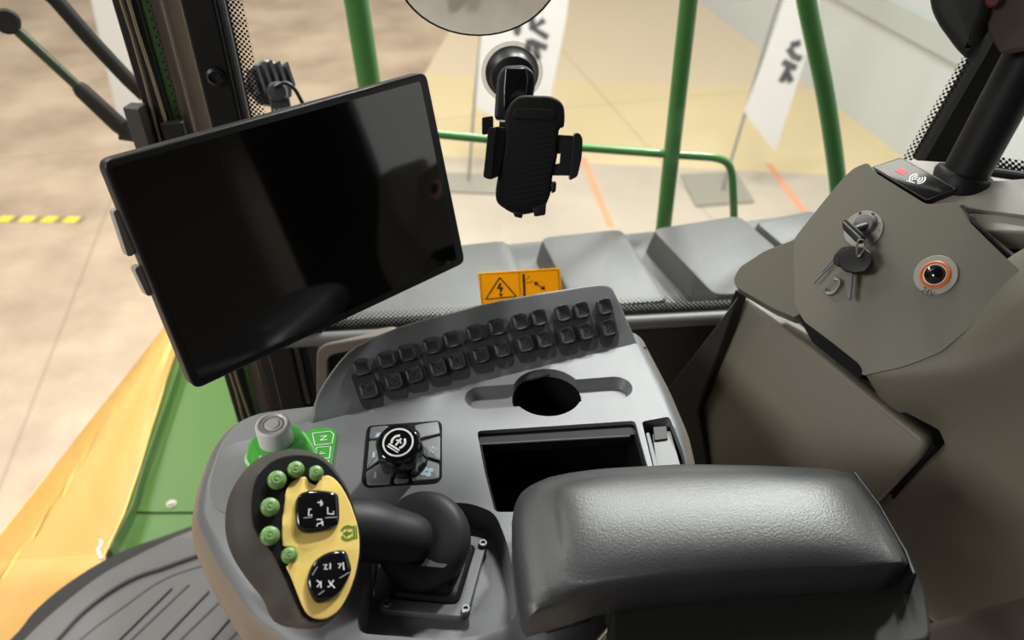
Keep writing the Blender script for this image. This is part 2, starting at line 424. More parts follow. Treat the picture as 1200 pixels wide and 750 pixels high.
# floor tapes
def floor_strip(pa, pb, w, name, m, label, grp=None, z=.004):
    a, b = U(*pa, z=gz), U(*pb, z=gz); t = (b-a).normalized(); nn = V((-t.y, t.x, 0))*w/2
    bm = bmesh.new(); lo = [a-nn, b-nn, b+nn, a+nn]
    loft(bm, [[V((p.x,p.y,.0005)) for p in lo], [V((p.x,p.y,z)) for p in lo]])
    return tag(obj(name, bm, m), label, 'floor line', grp)
floor_strip((683,185), (716,266), .065, 'floor_line', 'tapeo', 'orange line on the hall floor beside the phone holder, left of the two')
floor_strip((900,192), (942,248), .065, 'floor_line', 'tapeo', 'orange line on the hall floor beyond the right-hand railing, right of the two')
bm = bmesh.new(); A0, A1 = U(-6,257,z=gz), U(98,258,z=gz); tt = (A1-A0).normalized(); nn = V((-tt.y, tt.x, 0))
L = (A1-A0).length
loft(bm, [[A0-nn*.05+V((0,0,.001)), A1-nn*.05+V((0,0,.001)), A1+nn*.05+V((0,0,.001)), A0+nn*.05+V((0,0,.001))], [A0-nn*.05+V((0,0,.004)), A1-nn*.05+V((0,0,.004)), A1+nn*.05+V((0,0,.004)), A0+nn*.05+V((0,0,.004))]])
tp = tag(obj('hazard_tape', bm, 'tapek'), 'yellow and black striped tape on the hall floor', 'tape')
bm = bmesh.new()
for k in range(4):
    s = L*(k*.25+.03); c = [A0+tt*s-nn*.05, A0+tt*(s+L*.15)-nn*.05, A0+tt*(s+L*.17)+nn*.05, A0+tt*(s+L*.02)+nn*.05]
    loft(bm, [[p+V((0,0,.003)) for p in c], [p+V((0,0,.006)) for p in c]])
obj('yellow_stripes', bm, 'tapey', tp, label='yellow stripes')

# ---- banner flags
def flag(base, poly, pole_px, base_px, strokes, blobs, label, dy=0):
    b = U(*base, z=gz); Mf = frame(V((b.x, b.y, 0)), V((-.06, -1, 0)))
    t = thing('banner_flag', label, 'flag', (b.x, b.y, 0), 'banner flags in the hall')
    o2 = pix(Mf, poly); nseg = 1
    bm = bmesh.new(); slab(Mf, o2, -.004, .004, bm); obj('cloth', bm, 'flag', t)
    bm = bmesh.new()
    for s in strokes:
        p2 = pix(Mf, s); stroke(Mf, p2, .055, .004, .007, bm)
    for (u, v, rx, ry) in blobs:
        p2 = pix(Mf, [(u+rx*math.cos(a*PI/8), v+ry*math.sin(a*PI/8)) for a in range(16)]); slab(Mf, p2, .004, .007, bm)
    obj('lettering', bm, 'flagprint', t, label='dark grey lettering')
    p2 = pix(Mf, pole_px); obj('pole', tube([Mf @ V((x, y, -.02)) for x, y in p2], .013), 'pole', t)
    bb = pz(base_px, gz); bm = slab(Matrix.Identity(4), bb, 0.002, .02); obj('base_plate', bm, 'basegrey', t, bevel=.004)
    return t
flag((847,226), [(936,-60),(919,0),(898,62),(872,131),(908,178),(928,118),(946,60),(960,0),(985,-60)], [(847,225),(866,160),(884,100),(908,20),(936,-60)],
     [(797,206),(862,203),(884,238),(815,243)],
     [[(924,56),(930,66),(939,69)],[(926,53),(938,50)],[(917,72),(933,80)],[(925,77),(915,96)],[(922,85),(927,96)]], [], 'white feather flag with dark letters beyond the right-hand railing')
flag((553,214), [(575,-60),(568,0),(562,60),(557,124),(600,150),(634,172),(650,90),(664,20),(672,-60)], [(549,214),(556,120),(566,20),(574,-60)],
     [(520,204),(582,206),(590,229),(524,226)],
     [[(623,18),(624,35)],[(638,23),(625,33),(642,44)],[(620,46),(618,63)],[(621,48),(641,56)],[(627,52),(631,69)]], [(606,33,5,9)], 'white feather flag with dark letters behind the phone holder')
# white board at the far left
b = U(140,140,z=gz); Mf = frame(V((b.x,b.y,0)), V((0,-1,0)))
bm = slab(Mf, pix(Mf, [(97,-40),(124,-40),(170,150),(140,150)]), -.06, 0)
tag(obj('display_board', bm, 'flag', bevel=.01), 'tall white board standing on the hall floor behind the dark arms', 'board')

# ================================================================== the machine outside the cab
# yellow and green body panels in front of the cab
zy = -.12
def bulge(rows, name, m, h, thick=.03):
    """panel lofted across rows of outline points with a gentle crown"""
    bm = bmesh.new(); grid = []
    for (a, b) in rows:
        line = []
        for k in range(9):
            s = k/8; p = a.lerp(b, s); line.append(p + V((0,0,h*4*s*(1-s))))
        grid.append(line)
    vv = [[bm.verts.new(p) for p in ln] for ln in grid]
    for i in range(len(vv)-1):
        for j in range(8): bm.faces.new((vv[i][j], vv[i][j+1], vv[i+1][j+1], vv[i+1][j]))
    bmesh.ops.solidify(bm, geom=bm.faces[:], thickness=thick); return bm
yo = [(230,335),(195,380),(130,462),(60,550),(0,626),(-90,735),(-190,860)]
yi = [(225,362),(205,415),(185,478),(166,548),(126,668),(44,752),(-50,860)]
rows = [(U(*a, z=zy), U(*b, z=zy+.03)) for a, b in zip(yo, yi)]
yp = tag(obj('bonnet_panel', bulge(rows, 'y', 'yellow', .035), 'yellow', sub=1), 'yellow body panel of the machine below the monitor', 'body panel')
Mz = HZ(zy+.034)
bm = bmesh.new(); stroke(Mz, pz([(119,621),(116,632),(120,637),(115,645),(119,655)], zy+.034), .004, .0, .004, bm); obj('white_scuff', bm, 'print', yp, label='small white zigzag mark')
gz0 = -.14
gp = thing('side_cover', 'green body panel of the machine between the yellow panel and the console', 'body panel', U(220,560,z=gz0))
Mg = HZ(gz0)
bm = slab(Mg, pz([(225,340),(205,415),(185,478),(166,548),(121,657),(122,672),(300,610),(420,560),(420,340)], gz0), -.04, 0); obj('panel', bm, 'green', gp, bevel=.006)
bm = slab(Mg, pz([(232,340),(210,415),(190,478),(171,548),(124,655),(134,655),(160,604),(176,550),(200,480),(216,430),(240,360)], gz0), .0, .035); obj('raised_edge', bm, 'green', gp, bevel=.004)
bm = slab(Mg, pz([(222,440),(205,490),(186,545),(160,601),(168,602),(300,601),(420,560),(420,400),(240,400)], gz0), .0, .006); obj('raised_plate', bm, 'green', gp, bevel=.003)
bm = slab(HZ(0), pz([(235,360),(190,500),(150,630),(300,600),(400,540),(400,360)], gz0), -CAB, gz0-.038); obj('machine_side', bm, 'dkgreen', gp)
M0 = Matrix.Translation(U(201,591,z=gz0+.006)); bm = lathe(M0, [(.0125,0),(.0125,.003),(.0075,.0035),(.0075,.008),(.004,.009)], 16); obj('bolt', bm, 'plate', gp, label='pale bolt head')
M0 = Matrix.Translation(U(206,609,z=gz0+.0)); 

# speckled grey cover outside the side window
GY = .95
zc = .585
cv = thing('ribbed_cover', 'speckled grey moulded cover with raised pads outside the side window', 'cover', U(740,310,z=zc-.05))
def padmesh(pxs, z, drop, flare):
    top = rpoly(pz(pxs, z), .02, 4); c = V((sum(p[0] for p in top)/len(top), sum(p[1] for p in top)/len(top)))
    bm = bmesh.new(); lp = []
    for dz, k in ((-drop, flare), (-.008, .004), (-.002, .001), (0, -.006)):
        lp.append([V((c.x, c.y, z+CAB+dz)) + (V((p[0]-c.x, p[1]-c.y, 0))*(1+k/((V((p[0]-c.x, p[1]-c.y))).length))) for p in top])
    loft(bm, lp); return bm
bm = slab(HZ(zc-.052), pz([(330,310),(560,288),(770,270),(960,248),(1010,330),(850,352),(640,368),(380,390)], zc-.052), -.12, 0); obj('base', bm, 'cover', cv, bevel=.006)
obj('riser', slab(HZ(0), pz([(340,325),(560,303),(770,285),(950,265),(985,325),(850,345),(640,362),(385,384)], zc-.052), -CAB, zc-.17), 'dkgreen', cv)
for px in ([(360,306),(592,281),(632,361),(372,385)], [(634,278),(728,268),(782,351),(676,358)], [(765,268),(866,252),(912,292),(910,340),(838,344)], [(886,259),(955,246),(1000,300),(935,300)]):
    obj('raised_pad', padmesh(px, zc, .054, .016), 'cover', cv)

# ---- green railings outside
RY = 1.42
def vert(u, v, y, zlo, zhi):
    p = U(u, v, y=y); return V((p.x, p.y, zlo+CAB)), V((p.x, p.y, zhi+CAB))
gr = thing('guard_rail', 'green tubular guard rail with crossbar and low hoop outside the side window', 'railing', U(780,255,y=RY))
a, b = U(778,262,y=RY), U(814,-60,y=RY); b2 = a+(b-a)*1.15; a2 = a-(b-a)*.25
obj('post', tube([a2, b2], .0165, 16), 'rail', gr)
a, b = U(436,120,y=RY+.05), U(408,-60,y=RY+.05); a2 = a+(a-b)*.9
obj('post', tube([a2, a, b, b+(b-a)*.2], .0225, 16), 'rail', gr)
cx = [U(u, v, y=RY) for u, v in ((460,152),(520,158),(640,170),(787,181))]
obj('crossbar', tube(cx, .0085, 12), 'rail', gr)
hp = catmull([tuple(U(u, v, y=RY)) for u, v in ((782,181),(815,183),(838,185),(851,190),(857,201),(859,222),(860,252),(861,290))], 6, False)
obj('hoop', tube(hp, .0085, 12), 'rail', gr)
hr = catmull([tuple(U(u, v, y=RY-.12)) for u, v in ((936,-60),(945,0),(955,50),(968,115),(979,190),(986,260))], 4, False)
tag(obj('hand_rail', tube(hr, .0165, 16), 'rail'), 'single leaning green hand rail right of the guard rail, near the olive console', 'railing')

# ---- dark arms outside the windscreen (upper left)
ay = 1.35
ma = thing('mirror_arm', 'dark tubular arm with round knuckle and thick sleeve at the far left', 'arm', U(150,150,y=ay))
P = lambda u, v, dy=0: U(u, v, y=ay+dy)
obj('rod', tube([P(12,28), P(95,105)], .0085, 12), 'dkgreen', ma)
obj('sleeve', tube([P(90,100), P(96,106), P(140,147), P(150,156)], [.0105,.0140,.0155,.012], 12), 'matte', ma)
Mk = frame(P(8,25), view(P(8,25))); obj('knuckle', lathe(Mk, [(.016,-.012),(.02,-.008),(.02,.008),(.016,.012)], 20), 'matte', ma)
obj('outer_rod', tube([P(8,25), P(-40,-10)], .008, 12), 'dkgreen', ma)
bm = slab(frame(P(158,150), V((-.2,-1,.2))), [(-.03,-.02),(.02,-.025),(.03,.012),(.01,.02),(-.02,.012)], -.012, .012); obj('bracket', bm, 'matte', ma, bevel=.003)
tag(obj('upper_arm', tube([P(50,-15), P(66,0), P(104,44), P(150,93), P(170,112)], [.0125]*5, 12), 'matte'), 'dark upper arm slanting to the window post, above the arm with the knuckle', 'arm')

# ================================================================== cab shell
# side window pane with dotted borders
xl = U(290,120,y=GY).x; xr = 1.15
w1 = struct(obj('window_1', box(Matrix.Identity(4), xl-.02, xr, GY, GY+.005, .60+CAB, 1.85+CAB), 'glass'))
def on_glass(u, v): return U(u, v, y=GY-.001)
e0, e1 = on_glass(276,40), on_glass(292,130)
x_f = (e0.x+e1.x)/2
zs0, zs1 = .60+CAB, 1.85+CAB
bm = bmesh.new(); strip_uv(bm, [(V((x_f-.014, GY-.002, z)), V((x_f+.018, GY-.002, z))) for z in (zs0, zs1)]); obj('dotted_border', bm, 'frit', w1, recalc=False)
sill = on_glass(790,364).z
bm = bmesh.new(); strip_uv(bm, [(V((x, GY-.002, sill)), V((x, GY-.002, sill+.03))) for x in (xl, xr)]); obj('dotted_border', bm, 'frits', w1, recalc=False)
# lower side wall and sill seal
bm = box(Matrix.Identity(4), xl-.06, xr, GY-.012, GY+.02, CAB, sill); struct(obj('wall_side', bm, 'dark_trim'))
tag(obj('window_seal', tube([V((xl-.05, GY-.022, sill-.003)), V((.2, GY-.022, sill-.003)), V((xr, GY-.022, sill-.003))], .011, 14), 'tube'), 'grey rubber tube seal along the bottom of the side window', 'seal')
# left window pillar
pu = [on_glass(u, v).x for u, v in ((228,0),(268,0))]
pxa, pxb = U(210,0,y=GY-.03).x, U(251,0,y=GY-.03).x
t1 = struct(obj('trim_1', box(Matrix.Identity(4), pxa, pxb, GY-.03, GY+.03, .35+CAB, 1.85+CAB), 'pillar', bevel=.004))
pb = U(253,89,y=GY-.03); Mb = frame(pb, V((0,-1,0)))
obj('bolt', lathe(Mb, [(.0105,0),(.0105,.004),(.007,.006),(.006,.003),(.001,.003)], 20), 'black', t1)
xs = U(256,0,y=GY-.02).x
tag(obj('pillar_seal', tube([V((xs, GY-.016, .5+CAB)), V((xs, GY-.016, 1.85+CAB))], .006, 10), 'tube'), 'thin grey seal strip running down the right side of the black window pillar', 'seal')
# front glass post group, left of the pillar
def vbar(u0, u1, y, name, m, zlo=.0, zhi=1.85, d=.03, v=0, parent=None, bev=.003):
    x0, x1 = U(u0, v, y=y).x, U(u1, v, y=y).x
    return obj(name, box(Matrix.Identity(4), x0, x1, y, y+d, zlo+CAB, zhi+CAB), m, parent, bevel=bev)
YP = GY+.07
fp = thing('window_post', 'dark window post with green dotted strip and thin cables left of the black pillar', 'post', V((U(165,0,y=YP).x, YP, .1+CAB)))
vbar(130,151,YP,'frame','dark_trim',parent=fp); vbar(150,161,YP+.004,'inner_frame','black',parent=fp)
vbar(187,212,YP+.03,'pale_trim','palepost',parent=fp); vbar(174,188,YP+.012,'brown_trim','browntrim',parent=fp); 
vbar(158,176,YP+.016,'green_strip','palegreen',parent=fp,d=.012)
xa, xb = U(170,0,y=YP+.012).x, U(176,0,y=YP+.012).x
bm = bmesh.new(); strip_uv(bm, [(V((xa, YP+.0145, z+CAB)), V((xb, YP+.0145, z+CAB))) for z in (.1,1.85)]); obj('dotted_edge', bm, 'fritg', fp, recalc=False)
for du, k in ((141,0),(152,1)):
    pts = []
    for j in range(30):
        z = .1 + j*.06; x = U(du, 0, y=YP-.006).x + .002*math.sin(j*1.3+k*2)+(.004 if 8<j%16<12 else 0); pts.append(V((x, YP-.006, z+CAB)))
    obj('cable', tube(pts, .0022, 8), 'gold', fp)
cl = U(205,140,y=YP); bm = box(frame(cl, V((0,-1,0))), -.017,.012,-.05,.0,0,.012); obj('clip', bm, 'black', fp, bevel=.002)
cl = U(163,120,y=YP); bm = box(frame(cl, V((-.3,-1,0))), -.012,.012,-.06,.0,0,.02); obj('bracket', bm, 'grip', fp, bevel=.002)
# right of the pillar: second dark post seen below the monitor
pq = vbar(366,388,GY-.02,'corner_post','black',zlo=.3,zhi=.72,v=440)
tag(pq, 'short dark post between the monitor and the keypad, right of the pillar foot', 'post')
# beige corner frame behind the keypad
Mc = frame(U(395,415,y=GY-.03), V((0,-1,.1)))
bm = ring(Mc, rpoly(pix(Mc, [(372,401),(470,384),(470,470),(372,490)]), .02, 5), rpoly(pix(Mc, [(385,412),(458,398),(458,460),(385,480)]), .014, 5), -.01, .012)
tag(obj('corner_trim', bm, 'beigetrim', bevel=.003), 'brownish corner trim behind the left end of the keypad', 'trim')
# cab floor mat
Z = Matrix.Translation((0,0,CAB))
fm = thing('floor_mat', 'grey ribbed rubber mat on the cab floor at lower left', 'mat', U(160,760,z=0))
outer = [(33,750),(60,724),(90,699),(120,677),(150,660),(192,639),(234,622),(290,606),(360,592)]
inner = [(78,744),(106,716),(138,693),(165,679),(192,670),(237,654),(290,640),(360,626)]
o2 = catmull(pz([(-90,905),(-30,820)]+outer, 0), 4, False); i2 = catmull(pz([(-20,905),(20,815)]+inner, 0), 4, False)
near = pz([(700,700),(700,900),(300,1300)], 0)
bm = slab(Z, o2+near, -.03, .004); obj('base', bm, 'mat', fm, bevel=.004)
lip = o2 + list(reversed(i2)); bm = pillow(Z, lip, .0, .013, .007); obj('border', bm, 'mat', fm)
g0 = catmull(pz([(-5,880),(40,805),(99,748),(144,714),(192,681),(240,664),(300,648)], 0), 4, False)
bm = bmesh.new()
for i in range(len(g0)-1): stroke(Z, [g0[i], g0[i+1]], .004, .0035, .0048, bm)
obj('groove', bm, 'groove', fm)
for a, b, m in (((222,687),(157,749),'groove'),((265,700),(214,750),'groove'),((292,729),(272,749),'groove'),((309,746),(302,754),'groove')):
    p, q = pz([a, b], 0); d = V(q)-V(p); q = tuple(V(p)+d*4)
    obj('groove', stroke(Z, [p, q], .0045, .0035, .0052), m, fm)
for a, b in (((200,690),(137,752)),((243,694),(187,752)),((280,712),(245,752)),((301,738),(288,752))):
    p, q = pz([a, b], 0); d = V(q)-V(p); q = tuple(V(p)+d*4)
    obj('rib', pillow(Z, [tuple(V(s)) for s in (lambda n: (V(p)+n, V(q)+n, V(q)-n, V(p)-n))(V((-(d.y), d.x)).normalized()*.007)], .003, .0085, .003), 'mat', fm)
# cab floor, edge seal and front glass
bm = slab(Z, o2+near, -.10, -.031); struct(obj('floor', bm, 'seal'))
so = catmull(pz([(-140,905),(-70,820),(13,750),(40,718),(72,690),(114,662),(150,644),(192,629),(234,614),(290,598),(360,584)], 0), 4, False)
bm = slab(Z, so+list(reversed(o2)), -.05, .002); tag(obj('edge_seal', bm, 'seal'), 'black rubber edge strip curving around the grey floor mat', 'seal')
struct(obj('window_2', box(Matrix.Identity(4), -1.35, pxa-.01, YP+.05, YP+.055, -.02+CAB, 1.85+CAB), 'glass'))
# roof over the cab
bm = box(Matrix.Identity(4), -1.1, 1.5, -1.0, GY+.06, 1.86+CAB, 1.95+CAB); struct(obj('ceiling', bm, 'dark_trim'))

# ---- work lamp outside
lc = U(316,98,y=1.12); Ml = frame(lc, view(lc)+V((.35,0,.2)))
wl = thing('work_lamp', 'small black work lamp with cooling fins outside the side window above the monitor', 'lamp', lc-V((0,0,.05)))
bm = bmesh.new(); lathe(Ml, [(.026,-.012),(.034,-.008),(.034,.004),(.03,.008)], 8, bm); obj('housing', bm, 'lampgrey', wl)
for k in range(6):
    x = -.027+k*.0108; h = .030-abs(k-2.5)*.0035
    obj('fin', slab(Ml, rpoly([(x-.002,-h*.6),(x+.002,-h*.6),(x+.002,h),(x-.002,h)], .001, 2), .006, .022), 'lampgrey', wl)
pk = U(325,108,y=1.09); Mk = frame(pk, view(pk)); obj('pivot', lathe(Mk, [(.013,-.01),(.015,0),(.012,.012),(.005,.013)], 16), 'lampgrey', wl)
obj('foot', box(Mk, -.013,.015,-.05,-.008,-.014,.006), 'lampgrey', wl, bevel=.002)
for k in range(4): obj('foot_rib', box(Mk, -.010+k*.0065, -.007+k*.0065, -.034,-.022,.006,.009), 'plate', wl)
obj('stem', tube([Mk @ V((0,-.045,-.004)), V((Mk.translation.x, 1.10, zc+CAB+.0015))], .007, 10), 'black', wl)
cb = catmull([tuple(U(u, v, y=1.08)) for u, v in ((322,102),(334,97),(344,103),(352,116),(358,130),(364,150))], 5, False)
obj('cable', tube(cb, .0028, 8), 'black', wl)

# ---- round disc at the top edge
dc = U(560,-38,y=GY-.10); nd = (view(dc)*.55+V((0,.05,1.0))).normalized(); Md = frame(dc, view(dc))
rm = thing('round_disc', 'round frosted grey disc with thin dark rim at the top edge of the window', 'disc', dc)
rx = (U(647,-38,y=GY-.10)-dc).length
bm = bmesh.new(); lathe(Md @ Matrix.Diagonal((1.12,.86,1,1)), [(rx*.985,0),(rx*.9,.004),(rx*.5,.010),(.001,.012)], 48, bm, cap0=False); obj('lens', bm, 'disc', rm)
bm = bmesh.new(); lathe(Md @ Matrix.Diagonal((1.12,.86,1,1)), [(rx*.975,-.004),(rx,-.004),(rx,.002),(rx*.975,.002),(rx*.974,-.004)], 48, bm, cap0=False); obj('rim', bm, 'black', rm)
obj('stalk', tube([dc-view(dc)*.012, V((dc.x, GY-.05, 1.86+CAB))], .008, 10), 'black', rm)

# ---- amber warning sticker on the glass
SY = GY-.003
Ms = frame(U(608,335,y=SY), V((0,-1,0)))
st = thing('warning_sticker', 'amber high-voltage warning sticker on the side window above the keypad', 'sticker', Ms.translation.copy())
PS = lambda *p: pix(Ms, p)
obj('sheet', slab(Ms, PS((560,320),(656,314),(659,352),(660,372),(566,378)), 0, .0006), 'sticker', st)
bm = bmesh.new(); bd = [(562.5,321.5),(654,316),(657.5,371),(567,376)]
for i in range(4): stroke(Ms, PS(bd[i-1], bd[i]), .0010, .0006, .0010, bm)
stroke(Ms, PS((608,319),(611,373)), .0010, .0006, .0010, bm); obj('outline', bm, 'stickerline', st, label='dark amber outline')
bm = bmesh.new()
tri = [(585.5,325),(569,350.5),(605,347)]
for i in range(3): stroke(Ms, PS(tri[i-1], tri[i]), .0019, .0006, .0011, bm)
slab(Ms, PS((585,331.5),(582,338.5),(586,338),(585.5,345),(590,336.5),(586.5,336.5),(587.5,331)), .0006, .0011, bm)
slab(Ms, PS((584.5,344),(589.5,344),(587,348)), .0006, .0011, bm)
stroke(Ms, PS((613.5,321),(615.5,372)), .0036, .0006, .0011, bm)
stroke(Ms, PS((628,332),(637,338)), .0016, .0006, .0011, bm)
slab(Ms, PS((625.5,330),(631,330.5),(627.5,335.5)), .0006, .0011, bm); slab(Ms, PS((639,339.5),(633,338.5),(637.5,334)), .0006, .0011, bm)
stroke(Ms, PS((616,327),(619,326),(620,323)), .0010, .0006, .0011, bm); stroke(Ms, PS((616,331),(622,331),(623,328)), .0010, .0006, .0011, bm)
obj('symbols', bm, 'printdark', st, label='black lightning triangle and step symbols')

# ================================================================== phone holder on the glass
ph = thing('phone_holder', 'black phone holder on a suction cup stuck to the side window', 'phone holder', U(600,85,y=GY))
Mc = frame(U(600,85,y=GY-.002), V((0,-1,0)))
rc = (U(631,85,y=GY)-U(600,85,y=GY)).length
obj('suction_cup', lathe(Mc, [(rc*1.0,0),(rc*1.0,.003),(rc*.86,.008),(rc*.8,.02),(rc*.4,.026),(.001,.026)], 40), 'black', ph)
obj('cup_edge', ring(Mc, circ(rc*1.16,48), circ(rc*1.0,48), 0, .002), 'clear', ph, label='clear film edge')
cen = U(618,183,t=.885); npn = (view(cen)+V((0,0,-.05))).normalized(); Mp = frame(cen, npn)
PP = lambda *p: pix(Mp, p)
cr = PP((592,135),(596,125),(602,117),(612,112),(630,112),(646,113),(657,119),(661.5,129),(661,148),(655,153),(653,183),(648,204),(646,222),(643,233),(635,246),(612,252),(603,251),(590,244),(582,236),(581,222),(585,200),(591,174),(592,150))
obj('cradle', pillow(Mp, catmull(cr, 3), -.014, .002, .004), 'matte', ph)
bm = bmesh.new()
for k in range(15):
    v = 150+k*6.2; stroke(Mp, PP((596-(v-150)*.10, v+4),(650-(v-150)*.12, v-6)), .0012, .0018, .0022, bm)
obj('pad_ribs', bm, 'black', ph)
obj('pad_head', pillow(Mp, rpoly(PP((602,126),(652,128),(652,142),(600,140)), .006, 4), .0, .0035, .002), 'matte', ph)
for px in ([(601,247),(613,249),(612,255),(603,253)], [(624,243),(640,238),(639,251),(626,253)], [(645,214),(652,213),(651,224),(646,226)]):
    obj('foot', pillow(Mp, rpoly(PP(*px), .002, 3), -.012, .010, .002), 'black', ph)
# clamps
obj('clamp', slab(Mp, rpoly(PP((572,151),(583,148),(597,151),(594,209),(583,207),(575,211),(566,208)), .003, 3), -.012, -.002), 'black', ph, bevel=.0015)
obj('clamp', slab(Mp, rpoly(PP((568,206),(573,150),(581,149),(577,209)), .002, 3), -.012, .013), 'black', ph, bevel=.0015)
bm = boolean(slab(Mp, rpoly(PP((654,158),(672,159),(676,206),(646,206)), .002, 3), -.012, -.002), [slab(Mp, PP((651,181),(657,180),(656,192),(650,193)), -.02, .02)])
obj('clamp', bm, 'black', ph, bevel=.001)
obj('clamp', slab(Mp, rpoly(PP((672,157),(678,155),(682,162),(681,184),(676,206),(666,211),(668,203)), .003, 3), -.012, .013), 'black', ph, bevel=.0015)
# arm between cup and cradle
Ma = frame(U(604,105,t=.915), (view(U(604,105,t=.915))+V((0,0,.1))).normalized())
PA = lambda *p: pix(Ma, p)
obj('arm', pillow(Ma, rpoly(PP((0,0)) and PA((579,140),(582,90),(590,77),(615,76),(626,84),(628,95),(620,140)), .006, 4), -.03, .0, .004), 'boot', ph)
obj('arm_lock', pillow(Ma, rpoly(PA((590,104),(592,80),(616,80),(619,92),(616,118),(590,130)), .003, 4), .0, .006, .002), 'gloss', ph)
obj('screw_knob', slab(Ma, rpoly(PA((565,138),(578,136),(578,156),(565,158)), .002, 3), -.012, .006), 'black', ph, bevel=.0015)
obj('ball_neck', tube([U(585,148,t=.915), U(615,150,t=.915)], .006, 10), 'black', ph)

# ================================================================== monitor
def quad_pose(px):
    r = [(FW + RT*((u-600)/F) - UP*((v-375)/F)) for u, v in px]
    d1 = (r[0].cross(r[1])).cross(r[3].cross(r[2])).normalized(); d2 = (r[0].cross(r[3])).cross(r[1].cross(r[2])).normalized()
    if d1.dot(r[1]-r[0]) < 0: d1 = -d1
    if d2.dot(r[3]-r[0]) < 0: d2 = -d2
    n = d1.cross(d2).normalized()
    return d1, d2, n
mpx = [(119,189),(500,84),(546,308),(228,458)]
d1, d2, n = quad_pose(mpx)
print('MON', d1, d2, n, d1.dot(d2))
mc = U(335,262,t=.74)
if n.dot(CAM-mc) < 0: n = -n
Mm = frame(mc, n, -d2)
mo = thing('monitor', 'large black touch screen terminal tilted on the window pillar', 'monitor', mc)
c4 = pix(Mm, mpx)
out = rpoly(c4, .010, 6)
obj('housing', pillow(Mm, out, -.016, .0, .0025), 'black', mo)
k = pix(Mm, [(130,196),(492,95),(535,304),(233,446)])
obj('screen', slab(Mm, rpoly(k, .004, 4), -.001, .0006), 'screen', mo)
back = [tuple(V(p)*.86) for p in c4]; obj('back_shell', slab(Mm, rpoly(back, .02, 5), -.040, -.016), 'matte', mo, bevel=.004)
for (a, b) in (((133,250),(152,305)),((158,318),(175,352))):
    obj('side_key', slab(Mm, rpoly(pix(Mm, [(a[0]+5,a[1]), (a[0]+14,a[1]-4), (b[0]+14,b[1]-4), (b[0]+4,b[1])]), .003, 3), -.026, -.014), 'plate', mo, bevel=.002)
bk = Mm @ V((0,0,-.04)); obj('bracket', tube([bk, bk+(V((pxb, GY-.02, bk.z))-bk)*.5, V((pxb-.02, GY-.02, bk.z-.06))], .018, 12), 'black', mo)

# ================================================================== armrest console
zt = .775
FA, FB = U(372,494,z=zt), U(745,402,z=zt)
du = (FB-FA).normalized(); pv = V((du.y, -du.x, 0)); TILT = R(44)
nK = (V((0,0,1))*math.cos(TILT) + pv*math.sin(TILT)).normalized(); MK = frame(FA, nK)
con = thing('console', 'grey armrest console with button keypad, cup holder and storage bin', 'console', V((.0,.5,.5+CAB)))
HT = HZ(zt)
top = [(236,600),(242,560),(255,522),(272,498),(300,484),(335,479),(380,474),(560,428),(740,390),(746,396),(752,408),(775,452),(795,500),(804,545),(800,580),(740,640),(640,742),(612,735),(560,760),(480,775),(420,765),(350,740),(300,705),(262,650)]
t2 = pz(top, zt)
def grow(pts, d):
    out = []; ar = sum(pts[k-1][0]*pts[k][1]-pts[k][0]*pts[k-1][1] for k in range(len(pts))); sg = 1 if ar > 0 else -1
    for i, p in enumerate(pts):
        t = (V(pts[(i+1) % len(pts)])-V(pts[i-1])).normalized(); out.append((p[0]+t.y*d*sg, p[1]-t.x*d*sg))
    return out
t2 = rpoly(t2, .012, 3); tc2 = (sum(p[0] for p in t2)/len(t2), sum(p[1] for p in t2)/len(t2))
def shell(cut):
    bm = bmesh.new(); lv = []
    for dz, g in ((-.10,-.010),(-.065,.012),(-.04,.016),(-.022,.013),(-.008,.006),(-.002,.001),(0,-.004)):
        lv.append([HT @ V((tc2[0]+(p[0]-tc2[0])*(1+g/.2), tc2[1]+(p[1]-tc2[1])*(1+g/.12), dz)) for p in t2])
    loft(bm, lv); return boolean(bm, cut)
# cavities
cut = []
bin_px = [(559,505),(744,493),(758,543),(775,600),(580,600),(568,553)]
binp = rpoly(pz(bin_px, zt), .005, 4); cut.append(slab(HT, binp, -.075, .02))
cc = U(641,459,z=zt); rcup = (U(682,459,z=zt)-cc).length
cut.append(lathe(Matrix.Translation(cc), [(rcup,-.085),(rcup,.02)], 48))
def stadium(a, b, r, n=12):
    a, b = V(a), V(b); d = (b-a).normalized(); an = math.atan2(d.y, d.x); o = []
    for k in range(n+1): t = an+PI/2+PI*k/n; o.append((a.x+r*math.cos(t), a.y+r*math.sin(t)))
    for k in range(n+1): t = an-PI/2+PI*k/n; o.append((b.x+r*math.cos(t), b.y+r*math.sin(t)))
    return o
sa, sb = pz([(564,466)], zt)[0], pz([(722,454)], zt)[0]
sl = stadium(sa, sb, .0185); sl2 = stadium(sa, sb, .012)
bm = bmesh.new(); loft(bm, [[HT @ V((*p, -.012)) for p in sl2], [HT @ V((*p, .0005)) for p in sl], [HT @ V((*p, .02)) for p in sl]]); cut.append(bm)
well = rpoly(pz([(444,598),(545,588),(580,600),(596,640),(607,726),(562,746),(520,750),(416,742)], zt), .012, 4)
well2 = rpoly(pz([(448,602),(542,593),(574,606),(588,640),(600,722),(558,741),(516,746),(421,738)], zt), .012, 4)
bm = bmesh.new(); loft(bm, [[HT @ V((*p, -.026)) for p in well2], [HT @ V((*p, .0)) for p in well], [HT @ V((*p, .02)) for p in well]]); cut.append(bm)
lat = rpoly(pz([(752,494),(784,488),(800,525),(812,575),(773,580)], zt), .004, 3); cut.append(slab(HT, lat, -.03, .02))
body = obj('body', shell(cut), 'console', con, sharp=28)
body.data.materials.append(M_['skirt'])
